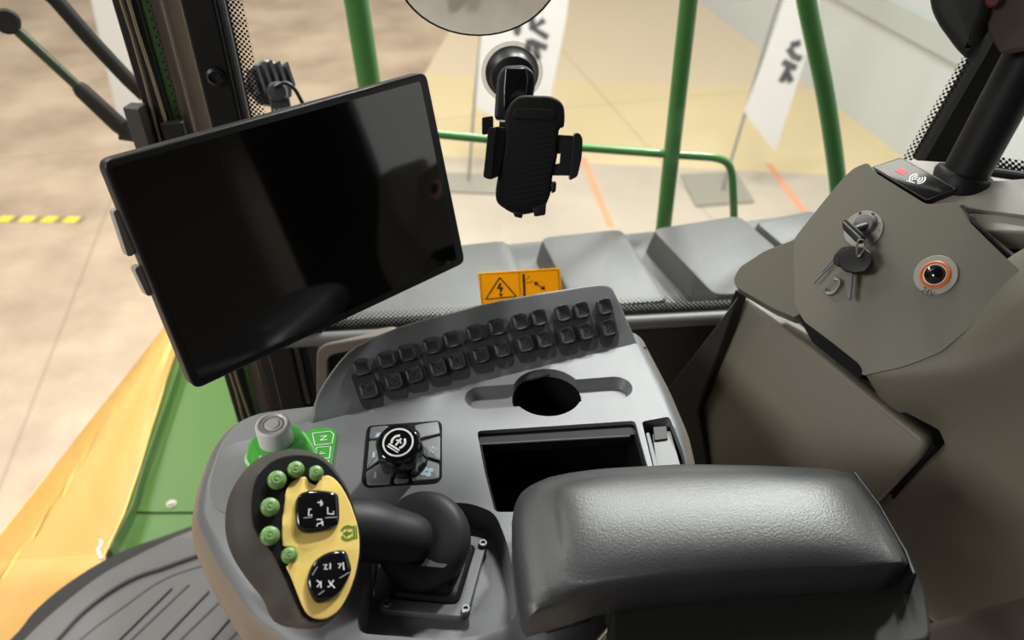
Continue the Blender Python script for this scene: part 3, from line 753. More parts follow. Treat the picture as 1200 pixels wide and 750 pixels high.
for p in body.data.polygons:
    if abs(p.normal.z) < .75 and (WM[body.name] @ p.center).z < zt+CAB-.007 and p.center.length > 0:
        c_ = WM[body.name] @ p.center; nn_ = (WM[body.name].to_3x3() @ p.normal).to_2d()
        q_ = min(t2, key=lambda q: (V(q)-c_.to_2d()).length)
        if (V(q_)-c_.to_2d()).length < .03 and nn_.dot(c_.to_2d()-V(tc2)) > 0 and p.normal.z > -.9: p.material_index = 1
# cup liner and bin liner
Mcc = Matrix.Translation(cc)
obj('cup_holder', lathe(Mcc, [(rcup*1.0,-.012),(rcup-.0006,-.012),(rcup-.0006,-.084),(rcup*.5,-.084),(.001,-.084)], 48, cap0=False), 'void', con, recalc=False)
bb = grow(binp, -.0006); bi = grow(binp, -.003)
bn = obj('storage_bin', ring(HT, bb, bi, -.074, -.006), 'void', con)
obj('bin_floor', slab(HT, bb, -.0745, -.072), 'void', con)
l0, l1 = U(561,521,z=zt-.006), U(738,511,z=zt-.006)
obj('bin_lip', tube([l0, l1], .0012, 8), 'tube', con)
bm = slab(HT, rpoly(pz([(562,504),(744,493),(748,508),(562,519)], zt-.004), .002, 2), -.02, -.005); obj('bin_ledge', bm, 'matte', con)
# keypad face
kout = pix(MK, [(366,486),(372,462),(388,436),(408,412),(432,398),(470,382),(530,365),(600,349),(660,339),(700,333),(715,335),(722,345),(734,372),(748,404),(748,412),(560,462),(450,492),(372,502)])
kout = catmull(kout, 2)
obj('keypad', pillow(MK, kout, -.03, .0005, .003), 'keypad', con)
# dark plates behind each pair of keys, painting in the shade of the scoops
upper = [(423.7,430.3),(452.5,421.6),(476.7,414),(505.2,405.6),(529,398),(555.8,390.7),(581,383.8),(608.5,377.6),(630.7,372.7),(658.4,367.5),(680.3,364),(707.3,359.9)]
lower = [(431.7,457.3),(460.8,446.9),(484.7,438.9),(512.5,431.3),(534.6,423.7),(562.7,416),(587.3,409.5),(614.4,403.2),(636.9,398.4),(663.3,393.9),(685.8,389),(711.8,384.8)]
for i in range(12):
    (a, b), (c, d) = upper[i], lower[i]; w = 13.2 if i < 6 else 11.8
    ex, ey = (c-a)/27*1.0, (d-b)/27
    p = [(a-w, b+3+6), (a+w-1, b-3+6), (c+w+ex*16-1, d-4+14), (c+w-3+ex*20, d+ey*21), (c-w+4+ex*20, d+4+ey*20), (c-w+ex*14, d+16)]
    obj('key_scoop_shade', slab(MK, rpoly(pix(MK, p), .004, 4), .0, .0012), 'recess', con)
def key_mesh(w, h, hg):
    I = Matrix.Identity(4); o = rpoly([(-w,-h),(w,-h),(w,h),(-w,h)], w*.62, 6); bm = bmesh.new(); lp = []
    for s, z in ((1.06,0),(1.06,hg*.55),(1.02,hg*.85),(.95,hg),(.85,hg*.93),(.6,hg*.80),(.3,hg*.74)): lp.append([V((p[0]*s, p[1]*s, z)) for p in o])
    loft(bm, lp); return bm
def keyframe(u, v, w_px):
    p = U(u, v, pl=(FA, nK)); q = U(u+5, v-1.35, pl=(FA, nK)); M = frame(p, nK); x = (q-p).normalized(); y = nK.cross(x)
    m = Matrix((x, y, nK)).transposed().to_4x4(); m.translation = p; return m
proto = None
for row in (upper, lower):
    for i, (u, v) in enumerate(row):
        M = keyframe(u, v, 12)
        s = (M.translation-CAM).dot(FW)/F
        if proto is None:
            proto = obj('push_button', key_mesh(.0088, .0091, .0062), 'button', con, M=M, sharp=60); s0 = s
        else: c = link_copy(proto, 'push_button', con, M)
# emblem on each key of the lower row
for i, (u, v) in enumerate(lower):
    M = keyframe(u, v, 12); bm = ring(M, circ(.0042,16), circ(.0034,16), .0042, .0049); 
    if i % 2: stroke(M, [(-.002,-.002),(.002,.002)], .0009, .0042, .0054, bm)
    obj('key_symbol', bm, 'keysym', con)
# climate keys around the rotary knob
cp = [(431,502),(516,495),(518,520),(517,563),(504,567),(428,572),(425,560),(428,520)]
obj('climate_panel', slab(HT, rpoly(pz([(433,500),(514,494),(518,498),(518,561),(512,566),(430,572),(424,566),(430,504)], zt), .006, 4), -.003, .0014), 'void', con)
def ck(px, sym=None):
    o = obj('climate_button', pillow(HT, rpoly(grow(pz(px, zt), -.0009), .003, 3), .0, .0032, .0012), 'keypad', con)
    return o
ck([(434,502),(456,500),(458,516),(432,517)]); ck([(432,518),(456,518),(454,536),(429,553)]); ck([(428,555),(452,540),(462,552),(459,570),(430,571)])
ck([(463,553),(482,548),(480,568),(461,569)]); ck([(484,542),(500,540),(516,545),(516,562),(510,565),(482,566)]); ck([(490,520),(517,512),(517,543),(496,537)]); ck([(485,500),(514,495),(517,511),(489,517)])
zs = zt+.0032; Hs = HZ(zs)
bm = bmesh.new()
for k in range(4):
    c = pz([(500,553)], zs)[0]; a = k*PI/2+.4; slab(Hs, circ(.0030, 10, c[0]+.0040*math.cos(a), c[1]+.0040*math.sin(a)), 0, .0004, bm)
obj('fan_symbol', bm, 'printblue', con, label='pale fan symbol'); bm = bmesh.new()
c = pz([(507,527)], zs)[0]
for k in range(4):
    a = k*PI/4; stroke(Hs, [(c[0]-.005*math.cos(a), c[1]-.005*math.sin(a)), (c[0]+.005*math.cos(a), c[1]+.005*math.sin(a))], .0011, 0, .0004, bm)
obj('snowflake_symbol', bm, 'printblue', con, label='pale snowflake symbol')
c = pz([(444,510)], zs)[0]; obj('windscreen_symbol', slab(Hs, [(c[0]-.004,c[1]-.003),(c[0]+.004,c[1]-.002),(c[0]+.005,c[1]+.004),(c[0]-.002,c[1]+.003)], 0, .0004), 'printblue', con, label='pale blue windscreen symbol')
for q in ((438,533),(440,557)):
    c = pz([q], zs)[0]; obj('bar_symbol', slab(Hs, [(c[0]-.0015,c[1]-.004),(c[0]+.0015,c[1]-.004),(c[0]+.001,c[1]+.004),(c[0]-.001,c[1]+.004)], 0, .0004), 'printblue', con, label='pale bar symbol')
# little latch to the right of the bin
zl = zt-.012
obj('latch_tab', slab(HZ(zl), rpoly(pz([(764,512),(785,508),(800,560),(772,566)], zl), .002, 3), -.016, .004), 'steel', con, bevel=.0012)
obj('latch_clip', slab(HZ(zl), rpoly(pz([(765,500),(781,499),(783,514),(767,516)], zl+.006), .001, 2), -.01, .006), 'boot', con, bevel=.001)
obj('latch_guide', slab(HZ(zl), rpoly(pz([(756,512),(760,511),(774,562),(768,564)], zl), .001, 2), -.016, .006), 'steel', con, bevel=.001)
# selector bed and end trim of the nose
obj('nose_inlay', slab(HT, catmull(pz([(246,575),(253,545),(262,525),(300,515),(318,522),(300,560),(285,592),(268,602),(252,594)], zt), 4), -.002, .0008), 'inlay', con, label='inset grey field at the nose')
# hidden column down to the cab floor
bm = slab(HZ(0), rpoly([(-.12,.42),(.10,.42),(.10,.52),(-.12,.52)], .02, 4), .0045, zt-.09); obj('pedestal', bm, 'dark_trim', con, bevel=.004)

# ---- rotary knob
kb = U(474,540,z=zt+.0036); kt = V((-.06,-.30,.95)).normalized(); Mk = frame(kb, kt)
rk = thing('rotary_knob', 'black fluted rotary knob with white crown emblem among the climate buttons', 'knob', kb)
fl = lambda k, r, z: 1+(.045*math.cos(2*PI*k/64*8) if .006 < z < .030 and r > .015 else 0)
kS = 1.27; Mk = Mk @ Matrix.Scale(kS, 4)
obj('body', lathe(Mk, [(.0185,.0004),(.0185,.004),(.0168,.006),(.0180,.008),(.0176,.027),(.0165,.0305),(.0140,.0320),(.0120,.0322),(.001,.0318)], 64, fl=fl), 'gloss', rk, sharp=50)
Me = Mk @ Matrix.Translation((0,0,.0322))
bm = ring(Me, circ(.0118,40), circ(.0104,40), -.0005, .0004)
def crown(M, s, z0, z1, bm):
    """crown emblem: two curved arms, a middle sprig and a bar"""
    arc = lambda cx, cy, r, a0, a1: [(s*(cx+r*math.cos(a0+(a1-a0)*t/8)), s*(cy+r*math.sin(a0+(a1-a0)*t/8))) for t in range(9)]
    stroke(M, arc(.0,.05,.60,R(115),R(225)), s*.2, z0, z1, bm); stroke(M, arc(.0,.05,.60,R(65),R(-45)), s*.2, z0, z1, bm)
    stroke(M, [(0,-s*.35),(0,s*.45)], s*.16, z0, z1, bm); stroke(M, [(-s*.28,s*.05),(0,s*.28),(s*.28,s*.05)], s*.14, z0, z1, bm)
    stroke(M, [(-s*.6,-s*.55),(s*.6,-s*.55)], s*.16, z0, z1, bm); stroke(M, [(-s*.6,-s*.78),(s*.6,-s*.78)], s*.10, z0, z1, bm); return bm
crown(Me @ Matrix.Rotation(R(-28), 4, 'Z'), .0085, -.0005, .0004, bm)
obj('emblem', bm, 'print', rk, label='white crown emblem in a ring')

# ---- green drive selector with pale cap
sb_ = U(329,535,z=zt); Mq = Matrix.Translation(sb_)
gs = thing('drive_selector', 'green rotary drive selector with a pale grey cap behind the joystick', 'selector', sb_)
hexf = lambda k, r, z: 1+(.05*math.cos(2*PI*k/48*6) if r > .02 else 0)
obj('dial', lathe(Mq, [(.034,.0009),(.034,.003),(.031,.004),(.0265,.020),(.022,.024),(.001,.024)], 48, fl=hexf), 'lime', gs, sharp=40)
capb = U(332,521,z=zt+.024); Mcap = frame(V((sb_.x, sb_.y, zt+CAB+.022)), V((.02,-.05,1))) @ Matrix.Scale(1.18, 4)
obj('cap', lathe(Mcap, [(.0135,0),(.0142,.002),(.0142,.018),(.0138,.0205),(.0125,.0215),(.0112,.0215),(.0100,.0203),(.0055,.0203),(.0050,.0212),(.001,.0212)], 40), 'white', gs, label='pale grey cap')
bm = ring(Mcap, circ(.0088,32), circ(.0076,32), .0202, .0208); obj('cap_ring', bm, 'plate', gs)
obj('gate_plate', slab(HT, rpoly(pz([(362,505),(388,502),(395,508),(386,562),(348,562),(352,530)], zt), .006, 4), .0002, .0022), 'lime', gs, label='green gate plate with white letters')
zg = zt+.0022; Hg = HZ(zg); bm = bmesh.new()
for poly in ([(366,508),(387,505.5),(391,509),(389,520),(369,522)], [(371,524.5),(387.5,523.5),(386,537),(370,538)], [(370,541),(385.5,540),(383,556),(368,557)]):
    pp = pz(poly, zg)
    for i in range(len(pp)): stroke(Hg, [pp[i-1], pp[i]], .0009, 0, .0004, bm)
def letter(px, ch, s, rot):
    c = pz([px], zg)[0]; return text(ch, s, Hg @ Matrix.Translation((c[0], c[1], .0002)) @ Matrix.Rotation(R(rot), 4, 'Z'))
obj('gate_outline', bm, 'print', gs, label='white outlines')
obj('letter', letter((379.5,513.5), 'N', .0105, 96), 'print', gs, label='white N'); obj('letter', letter((378.5,531), 'P', .0085, 96), 'print', gs, label='white symbol'); obj('letter', letter((377,548), 'R', .0085, 96), 'print', gs, label='white symbol')

# ================================================================== joystick
js = thing('joystick', 'black joystick with yellow face plate and green thumb buttons', 'joystick', U(505,690,z=zt-.026))
fc = U(372,632,t=.60); nf = (view(fc) + RT*.20 + UP*.16).normalized(); MF = frame(fc, nf, UP)
plF = (fc, nf)
rim = pix(MF, [(304.6,550),(323,537),(345.7,531.6),(371.8,535),(390,550),(409,578),(421,615),(423,641),(418,679),(405,709),(386.7,727),(368,731),(353,724),(342,701),(330.7,675),(317.7,649),(304.6,634),(295,615.5),(293.4,589),(297,565)])
MB2 = MF @ Matrix.Translation((0,0,-.026))
bk_px = [(286,552),(304.6,536),(334,527),(360,528),(384,540),(408,574),(418,612),(419,641),(413,680),(400,712),(384,731),(366,737),(340,735.5),(325,731),(316,722),(308,702),(289.7,679),(271,649),(263.6,615.5),(269,580)]
bk2 = pix(MB2, bk_px)
NN = 72; cF = (sum(p[0] for p in rim)/len(rim), sum(p[1] for p in rim)/len(rim))
r1 = polar(catmull(rim, 4), NN, cF); b1 = polar(catmull(bk2, 4), NN, cF)
mixp = lambda a, b, t: [(p[0]*(1-t)+q[0]*t, p[1]*(1-t)+q[1]*t) for p, q in zip(a, b)]
sc = lambda a, s: [(cF[0]+(p[0]-cF[0])*s, cF[1]+(p[1]-cF[1])*s) for p in a]
lv = [(sc(b1,.30),-.058),(sc(b1,.62),-.054),(sc(b1,.86),-.044),(sc(b1,.97),-.034),(b1,-.026),(mixp(b1,r1,.45),-.015),(mixp(b1,r1,.85),-.006),(r1,-.002),(sc(r1,.985),-.0003)]
bm = bmesh.new(); loft(bm, [[MF @ V((*p, z)) for p in l] for l, z in lv]); obj('grip', bm, 'grip', js, sharp=60)
bm = bmesh.new(); loft(bm, [[MF @ V((*p, z)) for p in l] for l, z in ((sc(r1,.988),-.003),(sc(r1,.988),0),(sc(r1,.97),.0012))]); obj('grip_front', bm, 'black', js)
yel = [(332.6,593),(336,572.6),(345.7,563),(357,559.5),(362.5,566),(370,568.5),(377.4,559.5),(386.7,558.8),(398,569),(409,589),(418,615.5),(420.5,638),(418.5,660),(411.8,686),(398.8,712.5),(383,724.6),(368,724.6),(357,716),(347.5,694),(340,675),(335.6,664),(345,658),(347.5,651),(342,641.6),(331,639),(330,619)]
yo2 = catmull(pix(MF, yel), 3); obj('face_plate', pillow(MF, yo2, .0, .0032, .0012), 'face', js, label='yellow face plate')
for (u, v, r) in ((346.5,551.5,9.6),(370,555.5,8.6),(324.5,563.5,10.4),(316.5,595,10.2),(316.5,628.5,10.4),(339,651.5,8.8)):
    p = U(u, v, pl=plF); rr = r*.60/F*1.0; M = frame(p, (nf-RT*.12).normalized(), UP)
    gb = obj('thumb_button', lathe(M, [(rr*1.05,-.003),(rr*1.05,.0035),(rr*.97,.0065),(rr*.75,.0078),(.0001,.0084)], 28), 'btngreen', js, label='green thumb button', sharp=50)
    bm = ring(M, circ(rr*.5,20), circ(rr*.38,20), .0074, .0085); stroke(M, [(-rr*.25,0),(rr*.28,rr*.1)], rr*.14, .0076, .0087, bm); stroke(M, [(rr*.05,-rr*.22),(rr*.28,rr*.1)], rr*.14, .0076, .0087, bm)
    obj('button_mark', bm, 'btnmark', gb, label='pale ring mark')
def rocker(px, hgt, marks, lines):
    o2 = catmull(pix(MF, px), 3); rb = obj('rocker_pad', pillow(MF, o2, .002, hgt, .004), 'gloss', js, label='glossy black rocker pad with white symbols')
    bm = bmesh.new(); Mh = MF @ Matrix.Translation((0,0,hgt)); pl = (Mh.translation, nf)
    for m in marks: stroke(Mh, [loc2(Mh, U(u, v, pl=pl)) for u, v in m], .0009, -.0003, .0003, bm)
    obj('pad_symbols', bm, 'print', rb, label='white symbols')
    bm = bmesh.new()
    for m in lines: stroke(Mh, [loc2(Mh, U(u, v, pl=pl)) for u, v in m], .0007, -.0003, .0003, bm)
    if lines: obj('pad_lines', bm, 'printgrey', rb)
rocker([(345,606),(346,588),(352,579),(366,576),(384,577),(394,581),(396,592),(396,612),(391,619),(376,624),(358,626),(348,620)], .0085,
       [[(365,597),(362,596.5),(361.5,604),(366,603.5)],[(376,586),(376,593)],[(372,589),(378,588.5),(377.5,592)],[(384,594.5),(384,602),(391,602.5),(391,599)],[(371,609),(377,608.5),(377,613),(372,614),(371.5,617)],[(378,616),(378,611)]],
       [[(356,607),(366,606)],[(381,607),(395,606)]])
rocker([(359,686),(361,670),(370,656),(384,648),(398,645.5),(405,649),(409,662),(410,670),(404,684),(394,698),(378,707),(367,705)], .0085,
       [[(379,662),(383,661.5),(380,667),(384,667)],[(387,660),(387,667)],[(396,661),(400,660.5),(397,666)],[(402,659),(403,668)],[(371,680),(375,683),(371.5,688)],[(376,681),(376,689)],[(385,680),(388,686),(384,688)],[(391,680),(388,684),(392,689)]],
       [[(398,677.5),(409.5,670.5)],[(373,697),(380,692)],[(366,674),(372,664)]])
Mcr = MF @ Matrix.Translation((*loc2(MF, U(407,625,pl=plF)), .0032)) @ Matrix.Rotation(R(88), 4, 'Z'); bm = crown(Mcr, .0085, 0, .0005, bmesh.new()); obj('emblem', bm, 'printgreen', js, label='green crown emblem')
# handle from the grip back to the bell-shaped boot
h0 = MF @ V((cF[0]+.006, cF[1]+.002, -.045)); bc = U(494,633,t=.680); ax = V((-.52,-.33,.72)).normalized()
h3 = bc + ax*.018
hA, hB = U(430,623,t=.655), U(486,632,t=.668); hd0 = (hB-hA).normalized()
hpts = catmull([tuple(h0), tuple(hA-hd0*.008), tuple(hA+(hB-hA)*.5), tuple(hB)], 6, False)
hpts += [tuple(V(hpts[-1])+(V(hpts[-1])-V(hpts[-2])).normalized()*d) for d in (.006,.011,.014)]
nh = len(hpts); hr_ = [.0305-.0095*min(1, k/(nh-4)) for k in range(nh)]; hr_[-3:] = [.0190,.0150,.0075]
obj('handle', tube(hpts, hr_, 28), 'boot', js, sharp=60)
MBt = frame(bc, V((-.36,-.42,.80)).normalized())
obj('boot', lathe(MBt @ Matrix.Scale(.98, 4), [(.004,-.040),(.020,-.038),(.030,-.034),(.037,-.026),(.0425,-.014),(.0445,-.004),(.0435,.003),(.039,.008),(.030,.011),(.018,.0125),(.001,.013)], 56), 'bell', js, sharp=60)
zp = zt-.0254; HP = HZ(zp)
ppx = [(440,714),(547,724),(572,630),(480,616)]
fo = rpoly(pz(ppx, zp+.008), .009, 5); fi = rpoly(pz([(455,700),(536,708),(557,640),(484,628)], zp+.008), .006, 5)
obj('base_frame', ring(HP, fo, fi, 0, .008), 'keypad', js, bevel=.0018)
cfi = (sum(p[0] for p in fi)/len(fi), sum(p[1] for p in fi)/len(fi)); shr = lambda k: [(cfi[0]+(p[0]-cfi[0])*k, cfi[1]+(p[1]-cfi[1])*k) for p in fi]
bm = bmesh.new(); loft(bm, [[HP @ V((*p, z)) for p in shr(k)] for k, z in ((.99,0),(.97,.009),(.90,.012),(.80,.013),(.78,.019),(.70,.021),(.62,.022),(.60,.040))]); obj('bellows', bm, 'boot', js)
for q in ((453,708),(546,715),(566,638)):
    p = U(*q, z=zp+.008); M = Matrix.Translation(p); obj('screw', lathe(M, [(.0042,-.002),(.0042,.0022),(.0034,.003),(.0022,.003),(.0020,.0012),(.0001,.0012)], 18), 'chrome', js, label='small socket screw')

# ================================================================== armrest pad
ar = thing('armrest', 'black padded armrest on the right of the console', 'armrest', U(840,640,z=.70))
za = .845
A_top = [(645,566),(700,552),(800,545),(900,546),(1000,552),(1022,590),(1052,640),(1062,658),(980,656),(880,660),(780,668),(690,680),(664,684),(655,660),(648,610)]
A_mid = [(606,570),(640,553),(700,545),(800,540),(900,542),(1003,547),(1030,585),(1062,640),(1072,664),(980,668),(880,674),(780,684),(690,697),(630,722),(612,722),(602,650),(599,600)]
nA = 96
tA = pz(A_top, za); mA = pz(A_mid, za-.016); cA = (sum(p[0] for p in mA)/len(mA), sum(p[1] for p in mA)/len(mA))
pa = polar(rpoly(tA, .012, 4), nA, cA); pm = polar(rpoly(mA, .010, 4), nA, cA)
sA = lambda a, d: grow(a, d)
lv = [(sA(pm,-.006),-.052),(pm,-.046),(pm,-.028),(mixp(pm,pa,.10),-.020),(mixp(pm,pa,.32),-.0135),(mixp(pm,pa,.66),-.0085),(pa,-.0055)]
e_a, e_b = V(pz([(600,610)], za)[0]), V(pz([(1030,600)], za)[0]); ad = (e_b-e_a).normalized(); cd_ = V((-ad.y, ad.x)); hw = max(abs((V(p)-V(cA)).dot(cd_)) for p in pa); hl = max(abs((V(p)-V(cA)).dot(ad)) for p in pa)
def crown_z(p, k):
    q = V(p)-V(cA); c_ = abs(q.dot(cd_))/hw; l_ = abs(q.dot(ad))/hl
    return -.0055+.0125*max(0, 1-c_**2.2)*max(0, 1-l_**8)*(1-k**10)
bm = bmesh.new(); loft(bm, [[HZ(za) @ V((*p, z)) for p in l] for l, z in lv] + [[HZ(za) @ V((*q, crown_z(q, k))) for q in [(cA[0]+(p[0]-cA[0])*k, cA[1]+(p[1]-cA[1])*k) for p in pa]] for k in (.96,.92,.86,.79,.71,.62,.52,.42,.31,.2,.1,.02)])
obj('pad', bm, 'rubber', ar, sharp=70)
# end cap with pale seam
e0 = [(1004,548),(1032,585),(1064,640),(1074,666)]
ce = pz(e0, za-.016); n_e = V((ce[-1][1]-ce[0][1], -(ce[-1][0]-ce[0][0]))).normalized()
if n_e.x < 0: n_e = -n_e
oo = ce + [tuple(V(p)+n_e*.011) for p in reversed(ce)]
oo2 = ce + [tuple(V(p)+n_e*.004) for p in reversed(ce)]
obj('end_cap', slab(HZ(za), oo, -.078, -.024, taper=oo2), 'matte', ar, bevel=.003)
obj('seam', tube([HZ(za) @ V((*p, -.0225)) for p in ce], .0009, 8), 'tube', ar, label='thin pale seam line')
bx = pz([(716,690),(1070,662),(1082,700),(1090,760),(716,800)], za-.06)
obj('support', slab(HZ(za), rpoly(bx, .012, 4), -.142, -.050), 'dark_trim', ar, bevel=.004)
hx = pz([(622,716),(690,694),(720,694),(690,724),(640,738)], za-.056)
obj('hinge', slab(HZ(za), hx, -.0645, -.048), 'matte', ar, bevel=.003)
obj('column', slab(HZ(0), rpoly([(.14,.255),(.24,.255),(.24,.33),(.14,.33)], .015, 3), .0045, za-.155), 'dark_trim', ar, bevel=.004)

# ================================================================== olive side console
p1, p2, p3 = U(1097,323,t=.78), U(865,330,t=.93), U(1020,190,t=.85)
nu = (p2-p1).cross(p3-p1).normalized()
if nu.dot(CAM-p1) < 0: nu = -nu
MU = frame(p1, nu); plU = (p1, nu)
print('UP plane', nu)
sc_ = thing('side_console', 'olive grey moulded side console at the right with storage hatch', 'console', V((.55,.62,CAB)))
def cast(pxs, d0, d1, pl, M):
    o = pix(M, pxs, pl); return slab(M, o, d0, d1)
upx = [(1018,190),(1000,197),(985,212),(962,240),(938,270),(930,281),(931,358),(955,396),(1000,430),(1010,440),(1020,438),(1058,430),(1102,413),(1136,384),(1164,352),(1195,322),(1240,318),(1200,322),(1160,284),(1128,252),(1122,236),(1086,240),(1022,200)]
obj('upper_panel', slab(MU, rpoly(pix(MU, upx), .006, 3), -.05, 0), 'olive', sc_, bevel=.011, seg=5)
ea, eb = U(929,281,pl=plU), U(931,360,pl=plU); eax = (ea-eb).normalized()
nl = nu.copy(); nl.rotate(Matrix.Rotation(R(17), 3, eax))
if nl.z < nu.z: nl = nu.copy(); nl.rotate(Matrix.Rotation(R(-17), 3, eax))
MLd = frame(ea, nl)
obj('left_ledge', slab(MLd, rpoly(pix(MLd, [(936,276),(940,366),(931,372),(905,361),(862,336),(860,326),(867,313),(896,294),(930,281)]), .003, 3), -.035, 0), 'olive', sc_, bevel=.007, seg=4)
# top shelf
tp0 = U(1070,212,t=.855); nT = V((-.30,-.30,.90)).normalized(); MT = frame(tp0, nT); plT = (tp0, nT)
obj('shelf_top', slab(MT, rpoly(pix(MT, [(1042,192),(1046,187),(1062,187),(1110,190),(1165,212),(1260,205),(1260,260),(1180,250),(1130,243),(1122,238),(1085,240)]), .006, 3), -.03, 0), 'olive_lit', sc_, bevel=.006)
MTd = MT @ Matrix.Translation((0,0,-.035))
obj('tray', slab(MT, pix(MT, [(1120,235),(1300,235),(1300,380),(1190,325)]), -.060, -.032), 'recess', sc_)
obj('tray_wall', slab(MT, pix(MT, [(1136,246),(1260,250),(1260,272),(1150,268)]), -.045, -.004), 'olive_lit', sc_, bevel=.003)
gp_ = [tuple(U(u, v, pl=off(plT,.004))) for u, v in ((1126,243),(1127,249),(1132,256),(1155,277),(1200,313),(1240,345))]
obj('tray_edge', tube(catmull(gp_, 5, False), .0042, 10), 'black', sc_)
# storage hatch below
h1, h2 = U(866,345,t=.955), U(1083,520,t=.80); hd = (h2-h1); hd.z = 0; hd.normalize(); nh_ = V((hd.y, -hd.x, 0)); 
if nh_.dot(CAM-h1) < 0: nh_ = -nh_
nh_ = (nh_+V((0,0,.30))).normalized(); MH = frame(h1, nh_); plH = (h1, nh_)
hp_ = [(866,343),(905,372),(950,405),(1000,446),(1050,487),(1082,512),(1085,522),(1078,536),(1040,576),(1000,620),(900,640),(826,600),(820,545),(815,480),(820,415),(842,375)]
obj('hatch', pillow(MH, rpoly(pix(MH, hp_), .010, 4), -.03, .0, .006), 'olive', sc_)
gapx = [(862,338),(905,364),(955,398),(1003,434),(1050,470),(1092,508),(1095,524),(1050,580),(1030,600),(1000,600),(1070,530),(1070,515),(1040,485),(950,412),(866,352)]
obj('hatch_gap', slab(MH, pix(MH, [(862,340),(906,368),(952,402),(1001,438),(1055,478),(1091,507),(1095,524),(1049,583),(1003,625),(830,610),(840,400)], off(plH, -.012)), -.05, -.012), 'void', sc_)  # black slab, shadow of the gap put into its colour
# hand hold under the overhang, its shade laid on as a flat black patch
MR = MU @ Matrix.Translation((0,0,-.012))
obj('hand_hold_shade', slab(MU, rpoly(pix(MU, [(936,372),(948,381),(976,402),(1006,426),(1011,434),(1008,444),(984,427),(952,401)]), .003, 3), -.03, .0006), 'void', sc_)
# return left of the hatch, its shadow put into the dark colour
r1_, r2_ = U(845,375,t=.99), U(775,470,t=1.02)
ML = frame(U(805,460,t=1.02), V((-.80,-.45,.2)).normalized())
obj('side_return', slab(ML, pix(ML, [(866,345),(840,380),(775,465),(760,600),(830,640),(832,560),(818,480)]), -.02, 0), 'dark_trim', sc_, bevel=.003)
# flank on the right: bulging lower body
def facet(vs, faces, name, m, thick=.03, sub=2, bev=0):
    bm = bmesh.new(); P_ = [bm.verts.new(U(u, v, t=t)) for u, v, t in vs]
    for f in faces: bm.faces.new([P_[i] for i in f])
    bmesh.ops.recalc_face_normals(bm, faces=bm.faces); 
    if sum((f.normal.dot(CAM-f.calc_center_median()) for f in bm.faces)) < 0: bmesh.ops.reverse_faces(bm, faces=bm.faces)
    bmesh.ops.solidify(bm, geom=bm.faces[:], thickness=thick)
    return obj(name, bm, m, sc_, sub=sub, bevel=bev)
tU = lambda u, v, k=0: (U(u, v, pl=off(plU, k))-CAM).dot(FW)
rowsf = [
 [(u, v, tU(u, v, -.010)) for u, v in ((990,408),(1020,408),(1055,398),(1092,380),(1122,352),(1148,322),(1178,292),(1240,262))],
 [(u, v, tU(u, v, .0022)) for u, v in ((1006,436),(1026,442),(1060,436),(1106,420),(1142,390),(1168,358),(1196,326),(1262,290))],
 [(1020,456,.826),(1036,466,.815),(1072,468,.79),(1120,455,.757),(1163,425,.720),(1196,393,.695),(1232,362,.672),(1290,330,.645)],
 [(1040,478,.825),(1060,490,.822),(1100,500,.81),(1150,490,.775),(1195,470,.735),(1230,450,.71),(1270,430,.685),(1310,410,.66)],
 [(1082,508,.812),(1092,520,.812),(1120,540,.81),(1160,550,.78),(1205,550,.745),(1245,540,.72),(1290,530,.69),(1330,520,.67)],
 [(1086,526,.812),(1090,545,.812),(1115,580,.812),(1160,610,.79),(1205,620,.755),(1250,620,.73),(1300,610,.70),(1350,600,.68)],
 [(1040,580,.83),(1060,610,.835),(1100,660,.84),(1150,690,.84),(1200,700,.83),(1250,700,.815),(1300,700,.80),(1360,700,.78)],
 [(1000,622,.86),(1020,660,.865),(1070,720,.88),(1120,760,.88),(1180,780,.87),(1240,790,.86),(1300,790,.85),(1370,790,.83)]]
vs = [p for r in rowsf for p in r]; fs = [(i*8+j, i*8+j+1, (i+1)*8+j+1, (i+1)*8+j) for i in range(len(rowsf)-1) for j in range(7)]
facet(vs, fs, 'lower_body', 'olive', .02, 2)
# back support down to the cab floor, hidden behind the hatch
obj('carcass', slab(HZ(0), [(.42,.80),(.95,.45),(1.05,.90),(.42,.92)], .0045, .62), 'dark_trim', sc_)

# ---- card reader on the shelf corner
cr_ = U(1072,212,pl=off(plT,.010)); MC = frame(cr_, nT); plC = (cr_, nT)
rd = thing('card_reader', 'flat black card reader with white wave symbol on the corner of the olive console', 'reader', cr_)
PC = lambda *p: pix(MC, p)
obj('housing', slab(MC, rpoly(PC((1020,196),(1056,184),(1122,221),(1086,235)), .003, 3), -.010, .0), 'black', rd, bevel=.0015)
obj('face', slab(MC, rpoly(PC((1024,196),(1056,186),(1118,221),(1086,233)), .002, 3), -.001, .0005), 'gloss', rd)
bm = bmesh.new()
def warc(cx, cy, sgn, n):
    for k in range(3):
        r = 4+k*3.2; pts = []
        for j in range(9):
            a = (-.9+1.8*j/8); du_, dv_ = sgn*r*math.cos(a), r*math.sin(a)
            pts.append((cx+du_*.8-dv_*.55, cy+du_*.42+dv_*.48))
        stroke(MC, PC(*pts), .0012, .0005, .0009, bm)
warc(1076,211,-1,3); warc(1074,209,1,3)
stroke(MC, PC((1062,212),(1072,215)), .001, .0005, .0009, bm)
obj('wave_symbol', bm, 'print', rd, label='white wave symbol')
bm = bmesh.new(); slab(MC, PC((1049,201),(1055,197),(1063,202),(1058,206)), .0005, .0009, bm); obj('red_mark', bm, 'printred', rd, label='red mark')
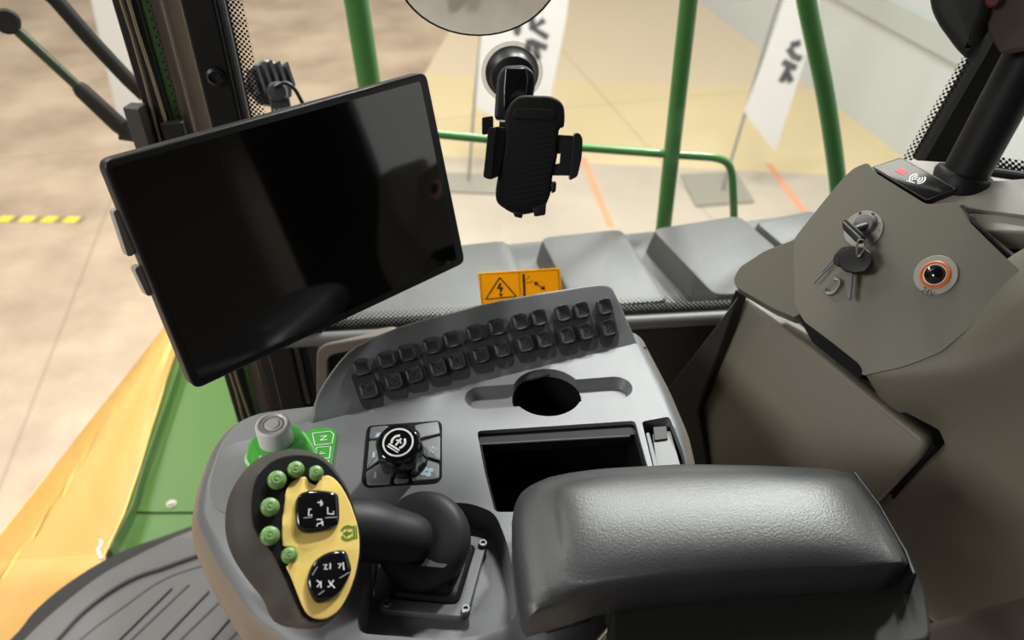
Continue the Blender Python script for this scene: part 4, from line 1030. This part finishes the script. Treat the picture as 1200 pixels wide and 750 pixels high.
# ---- ignition switch, keys
ig = U(1012,269,pl=plU); MI = frame(ig, nu, UP); 
ix = (U(1035.5,269,pl=plU)-ig).length
sw = thing('ignition_switch', 'round grey ignition switch on the olive console above the hanging keys', 'switch', ig)
obj('plate', lathe(MI, [(ix,-.003),(ix,.0015),(ix*.97,.0022),(.001,.0022)], 44), 'plate', sw)
bp = U(1017,262,pl=off(plU,.012)); MBb = frame(U(1016,264,pl=plU), nu, UP)
obj('barrel', lathe(MBb, [(.0118,0),(.0112,.008),(.0098,.011),(.006,.012),(.001,.012)], 32), 'steel', sw)
bm = bmesh.new()
for (u, v) in ((1008,250),(1023,251)):
    c = loc2(MI, U(u, v, pl=off(plU,.0022))); slab(MI, circ(.0018,8,*c), .002, .0026, bm)
for j in range(5): 
    a = R(-60+j*25); c0 = (ix*.80*math.cos(a), ix*.80*math.sin(a)); stroke(MI, [c0, (c0[0]*1.1, c0[1]*1.1)], .0006, .002, .0026, bm)
obj('marks', bm, 'printdark', sw)
def keyhead(px, o, th, m='black'):
    pl = off(plU, o); M = frame(U(*px[0], pl=pl), nu, UP); return pillow(M, rpoly(pix(M, px, pl), .003, 4), -th, 0, .0015)
ky = thing('ignition_key', 'black-headed key turned in the ignition switch', 'key', U(1008,266,pl=off(plU,.012)))
obj('bow', keyhead([(986,258),(992,256),(1012,275),(1010,283),(1003,284),(987,268)], .030, .007), 'keyblack', ky)
obj('shank', tube([U(1014,265,pl=off(plU,.010)), U(1001,269,pl=off(plU,.026))], [.0045,.004], 10), 'black', ky)
obj('edge', tube([U(988,260,pl=off(plU,.0315)), U(1008,279,pl=off(plU,.0315))], .0009, 8), 'steel', ky)
rg = catmull([tuple(U(u, v, pl=off(plU, o))) for u, v, o in ((1006,282,.034),(1012,282,.03),(1014,290,.024),(1009,298,.026),(1005,301,.03),(1004,291,.034))], 4)
tag(obj('key_ring', tube([V(p) for p in rg]+[V(rg[0])], .0011, 8), 'chrome'), 'small wire ring joining the hanging keys to the ignition key', 'ring')
k1 = thing('hanging_key', 'black-headed key hanging in front with its blade pointing down', 'key', U(998,303,pl=off(plU,.02)), 'keys hanging on the ring')
obj('bow', keyhead([(984,294),(994,290),(1012,290),(1021,296),(1022,308),(1014,318),(1000,320),(986,316),(981,306)], .024, .008), 'keyblack', k1)
obj('blade', keyhead([(992,318),(1000,318),(997,351),(994,352),(990,346)], .019, .0022), 'steel', k1)
k2 = thing('hanging_key', 'black-headed key behind with its blades pointing to lower left', 'key', U(986,296,pl=off(plU,.012)), 'keys hanging on the ring')
obj('bow', keyhead([(976,300),(986,289),(1000,287),(1006,294),(994,304),(982,312),(976,309)], .014, .007), 'keyblack', k2)
for a, b in (((980,305),(953,332)),((978,302),(963,319))):
    obj('blade', tube([U(*a, pl=off(plU,.011)), U(*b, pl=off(plU,.011))], .0011, 8), 'steel', k2)
fb = catmull([tuple(U(u, v, pl=off(plU, .006))) for u, v in ((978,327),(984,329),(983,335),(977,343),(969,344),(967,339))], 4, False)
tag(obj('key_tag', tube(fb, .0022, 8), 'chrome'), 'small bright curled metal tag below the hanging keys', 'tag')
# ---- 24V socket
so_ = U(1097,323,pl=plU); MS = frame(so_, nu, UP); rs = (U(1124,323,pl=plU)-so_).length
sk = thing('power_socket', 'round power socket with orange ring and grey collar on the olive console', 'socket', so_)
obj('collar', lathe(MS, [(rs,-.003),(rs,.002),(rs*.96,.003),(rs*.66,.003),(rs*.66,-.003)], 44), 'plate', sk, label='grey collar')
obj('ring', lathe(MS, [(rs*.70,0),(rs*.70,.0045),(rs*.62,.0055),(rs*.5,.004),(rs*.5,-.002)], 40), 'orange', sk, label='orange ring')
obj('inner_ring', lathe(MS, [(rs*.53,0),(rs*.53,.005),(rs*.49,.005),(rs*.49,-.002)], 36), 'print', sk, label='pale inner ring')
obj('plug', lathe(MS, [(rs*.49,-.001),(rs*.49,.006),(rs*.40,.010),(rs*.2,.012),(.001,.0125)], 32), 'gloss', sk, label='black plug')
p = loc2(MS, U(1088.5,343,pl=plU)); bm = text('24V', .0082, MS @ Matrix.Translation((p[0], p[1], .0032)) @ Matrix.Rotation(R(-28), 4, 'Z')); obj('lettering', bm, 'printdark', sk, label='dark 24V lettering')
# ================================================================== right cab pillar
rp = thing('trim_2', 'x', 'pillar', U(1120,205,t=.9)); del rp['label']; del rp['category']; rp['kind'] = 'structure'
c0 = U(1133,200,pl=plT); c1 = U(1262,-40,t=(c0-CAM).dot(FW)-.11)
obj('column', tube([c0-(c1-c0)*.05, c0, c1], .0235, 28), 'pillar', rp)
Mcl = frame(c0, (c1-c0).normalized()); obj('collar', lathe(Mcl, [(.031,-.03),(.031,-.006),(.029,-.002),(.025,-.001)], 36), 'pillar', rp)
vs = [U(1079,194,t=.93), U(1120,196,t=.93), U(1290,-60,t=.80), U(1227,-60,t=.80)]
bm = bmesh.new(); back_n = ((vs[1]-vs[0]).cross(vs[3]-vs[0])).normalized()
if back_n.dot(CAM-vs[0]) > 0: back_n = -back_n
loft(bm, [vs, [p+back_n*.03 for p in vs]]); obj('flat_post', bm, 'pillar', rp, bevel=.003)
a0, a1, b0, b1 = U(1055,190,t=.945), U(1067,193,t=.945), U(1203,-60,t=.815), U(1216,-60,t=.815)
bm = bmesh.new(); strip_uv(bm, [(a1, a0), (b1, b0)]); obj('dotted_border', bm, 'fritp', rp, recalc=False)
a0, a1, b0, b1 = U(1158,182,t=.98), U(1158,196,t=.98), U(1260,196,t=.95), U(1260,214,t=.95)
bm = bmesh.new(); strip_uv(bm, [(a1, a0), (b1, b0)]); obj('dotted_border', bm, 'frits', rp, recalc=False)
tag(obj('rear_seal', tube([U(1150,200,t=.97), U(1260,216,t=.94)], .006, 10), 'seal'), 'dark seal below the dotted glass edge at the right border', 'seal')
# cover at the top of the right pillar
bcv = U(1140,20,t=.74); Mv = frame(bcv, (view(bcv)+V((-.2,0,.1))).normalized())
hdl = thing('pillar_cover', 'dark plastic cover on the right pillar at the top right corner', 'cover', bcv)
obj('shell', pillow(Mv, catmull(pix(Mv, [(1085,-60),(1088,0),(1096,24),(1108,42),(1122,60),(1134,68),(1146,56),(1152,30),(1160,8),(1166,-60)]), 4), -.04, 0, .010), 'dark_trim', hdl)
obj('strap', slab(Mv, pix(Mv, [(1150,18),(1166,-60),(1290,-60),(1290,40),(1170,62),(1158,40)]), -.05, -.014), 'seat', hdl, bevel=.004)
obj('red_dot', lathe(frame(U(1163,0,pl=off((bcv, (view(bcv)+V((-.2,0,.1))).normalized()), -.005)), view(bcv)), [(.007,-.01),(.007,.002),(.005,.004),(.0001,.004)], 16), mat('dull_red', (.12,.012,.015), .4), hdl, label='dull red dot')  # small raised red disc on the cover

# ================================================================== seat corner
zs_ = .70
sp = pz([(985,775),(1030,744),(1125,714),(1240,684),(1240,900),(985,900)], zs_)
st_ = thing('driver_seat', 'dark brown fabric seat edge in the lower right corner', 'seat', U(1200,760,z=.2))
obj('cushion', slab(HZ(zs_), sp, -.06, 0), 'seat', st_, bevel=.012)
obj('backrest', pillow(frame(V((.62,-.12,.5+CAB)), V((-1,0,.12))), rpoly([(-.27,.2),(.27,.2),(.23,.78),(-.23,.78)], .06, 5), -.10, .0, .03), 'seat', st_, sharp=60)
# rear of the cab, outside the frame (mirrored in the monitor)
struct(obj('wall_rear', box(Matrix.Identity(4), 1.15, 1.19, -1.0, .25, CAB, 1.86+CAB), 'dark_trim'))
struct(obj('wall_left', box(Matrix.Identity(4), -1.0, 1.19, -1.04, -1.0, CAB, .7+CAB), 'dark_trim'))

# ================================================================== light
w = bpy.data.worlds.new('hall_light'); S.world = w; w.use_nodes = True
w.node_tree.nodes['Background'].inputs[0].default_value = (1.0,.96,.91,1); w.node_tree.nodes['Background'].inputs[1].default_value = .22
def area(name, loc, target, size, power, col=(1,.95,.88), sy=None):
    l = bpy.data.lights.new(name, 'AREA'); l.size = size; l.energy = power; l.color = col
    if sy: l.shape = 'RECTANGLE'; l.size_y = sy
    o = bpy.data.objects.new(name, l); COL.objects.link(o); o.location = loc
    o.rotation_euler = (V(target)-V(loc)).to_track_quat('-Z', 'Y').to_euler(); return o
area('hall_and_fill_lamp', (1.0, 4.6, 7.1), (.1,.6,2.7), .7, 290, (1,.99,.99))
area('hall_and_fill_lamp', (2.4, 3.5, 6.1), (.1,.7,2.8), .3, 290, (1,.99,.98))
area('hall_and_fill_lamp', (-4.2, 3.4, 6.8), (-.2,.6,2.7), 1.0, 130, (1,.97,.93))
area('hall_and_fill_lamp', (.3, 1.6, 8.6), (.3,1.61,0), 3, 370, (1,.94,.86))  # unseen overhead lamp added to brighten the hall floor, roof shields the cab
area('hall_and_fill_lamp', (-3.4, 1.8, 8.6), (-3.6,2.2,0), 3, 190, (1,.94,.86))  # second unseen lamp added to brighten the floor on the left
area('hall_and_fill_lamp', (-6.5, 9.0, 8.6), (-6.5,9.01,0), 3, 520, (1,.94,.86))  # added to lift the dim floor at the far left
area('hall_and_fill_lamp', (.0, 12.0, 7.5), (.0,12.01,0), 4, 440, (1,.94,.85))  # added far lamp, aimed down to brighten the distant floor
area('hall_and_fill_lamp', (-4.4, -1.6, 5.4), (.2,.6,2.8), 1.5, 170, (1,.98,.95))

S.view_settings.view_transform = 'Standard'; S.view_settings.look = 'None'; S.view_settings.gamma = 1; S.view_settings.use_curve_mapping = False
S.view_settings.exposure = .2
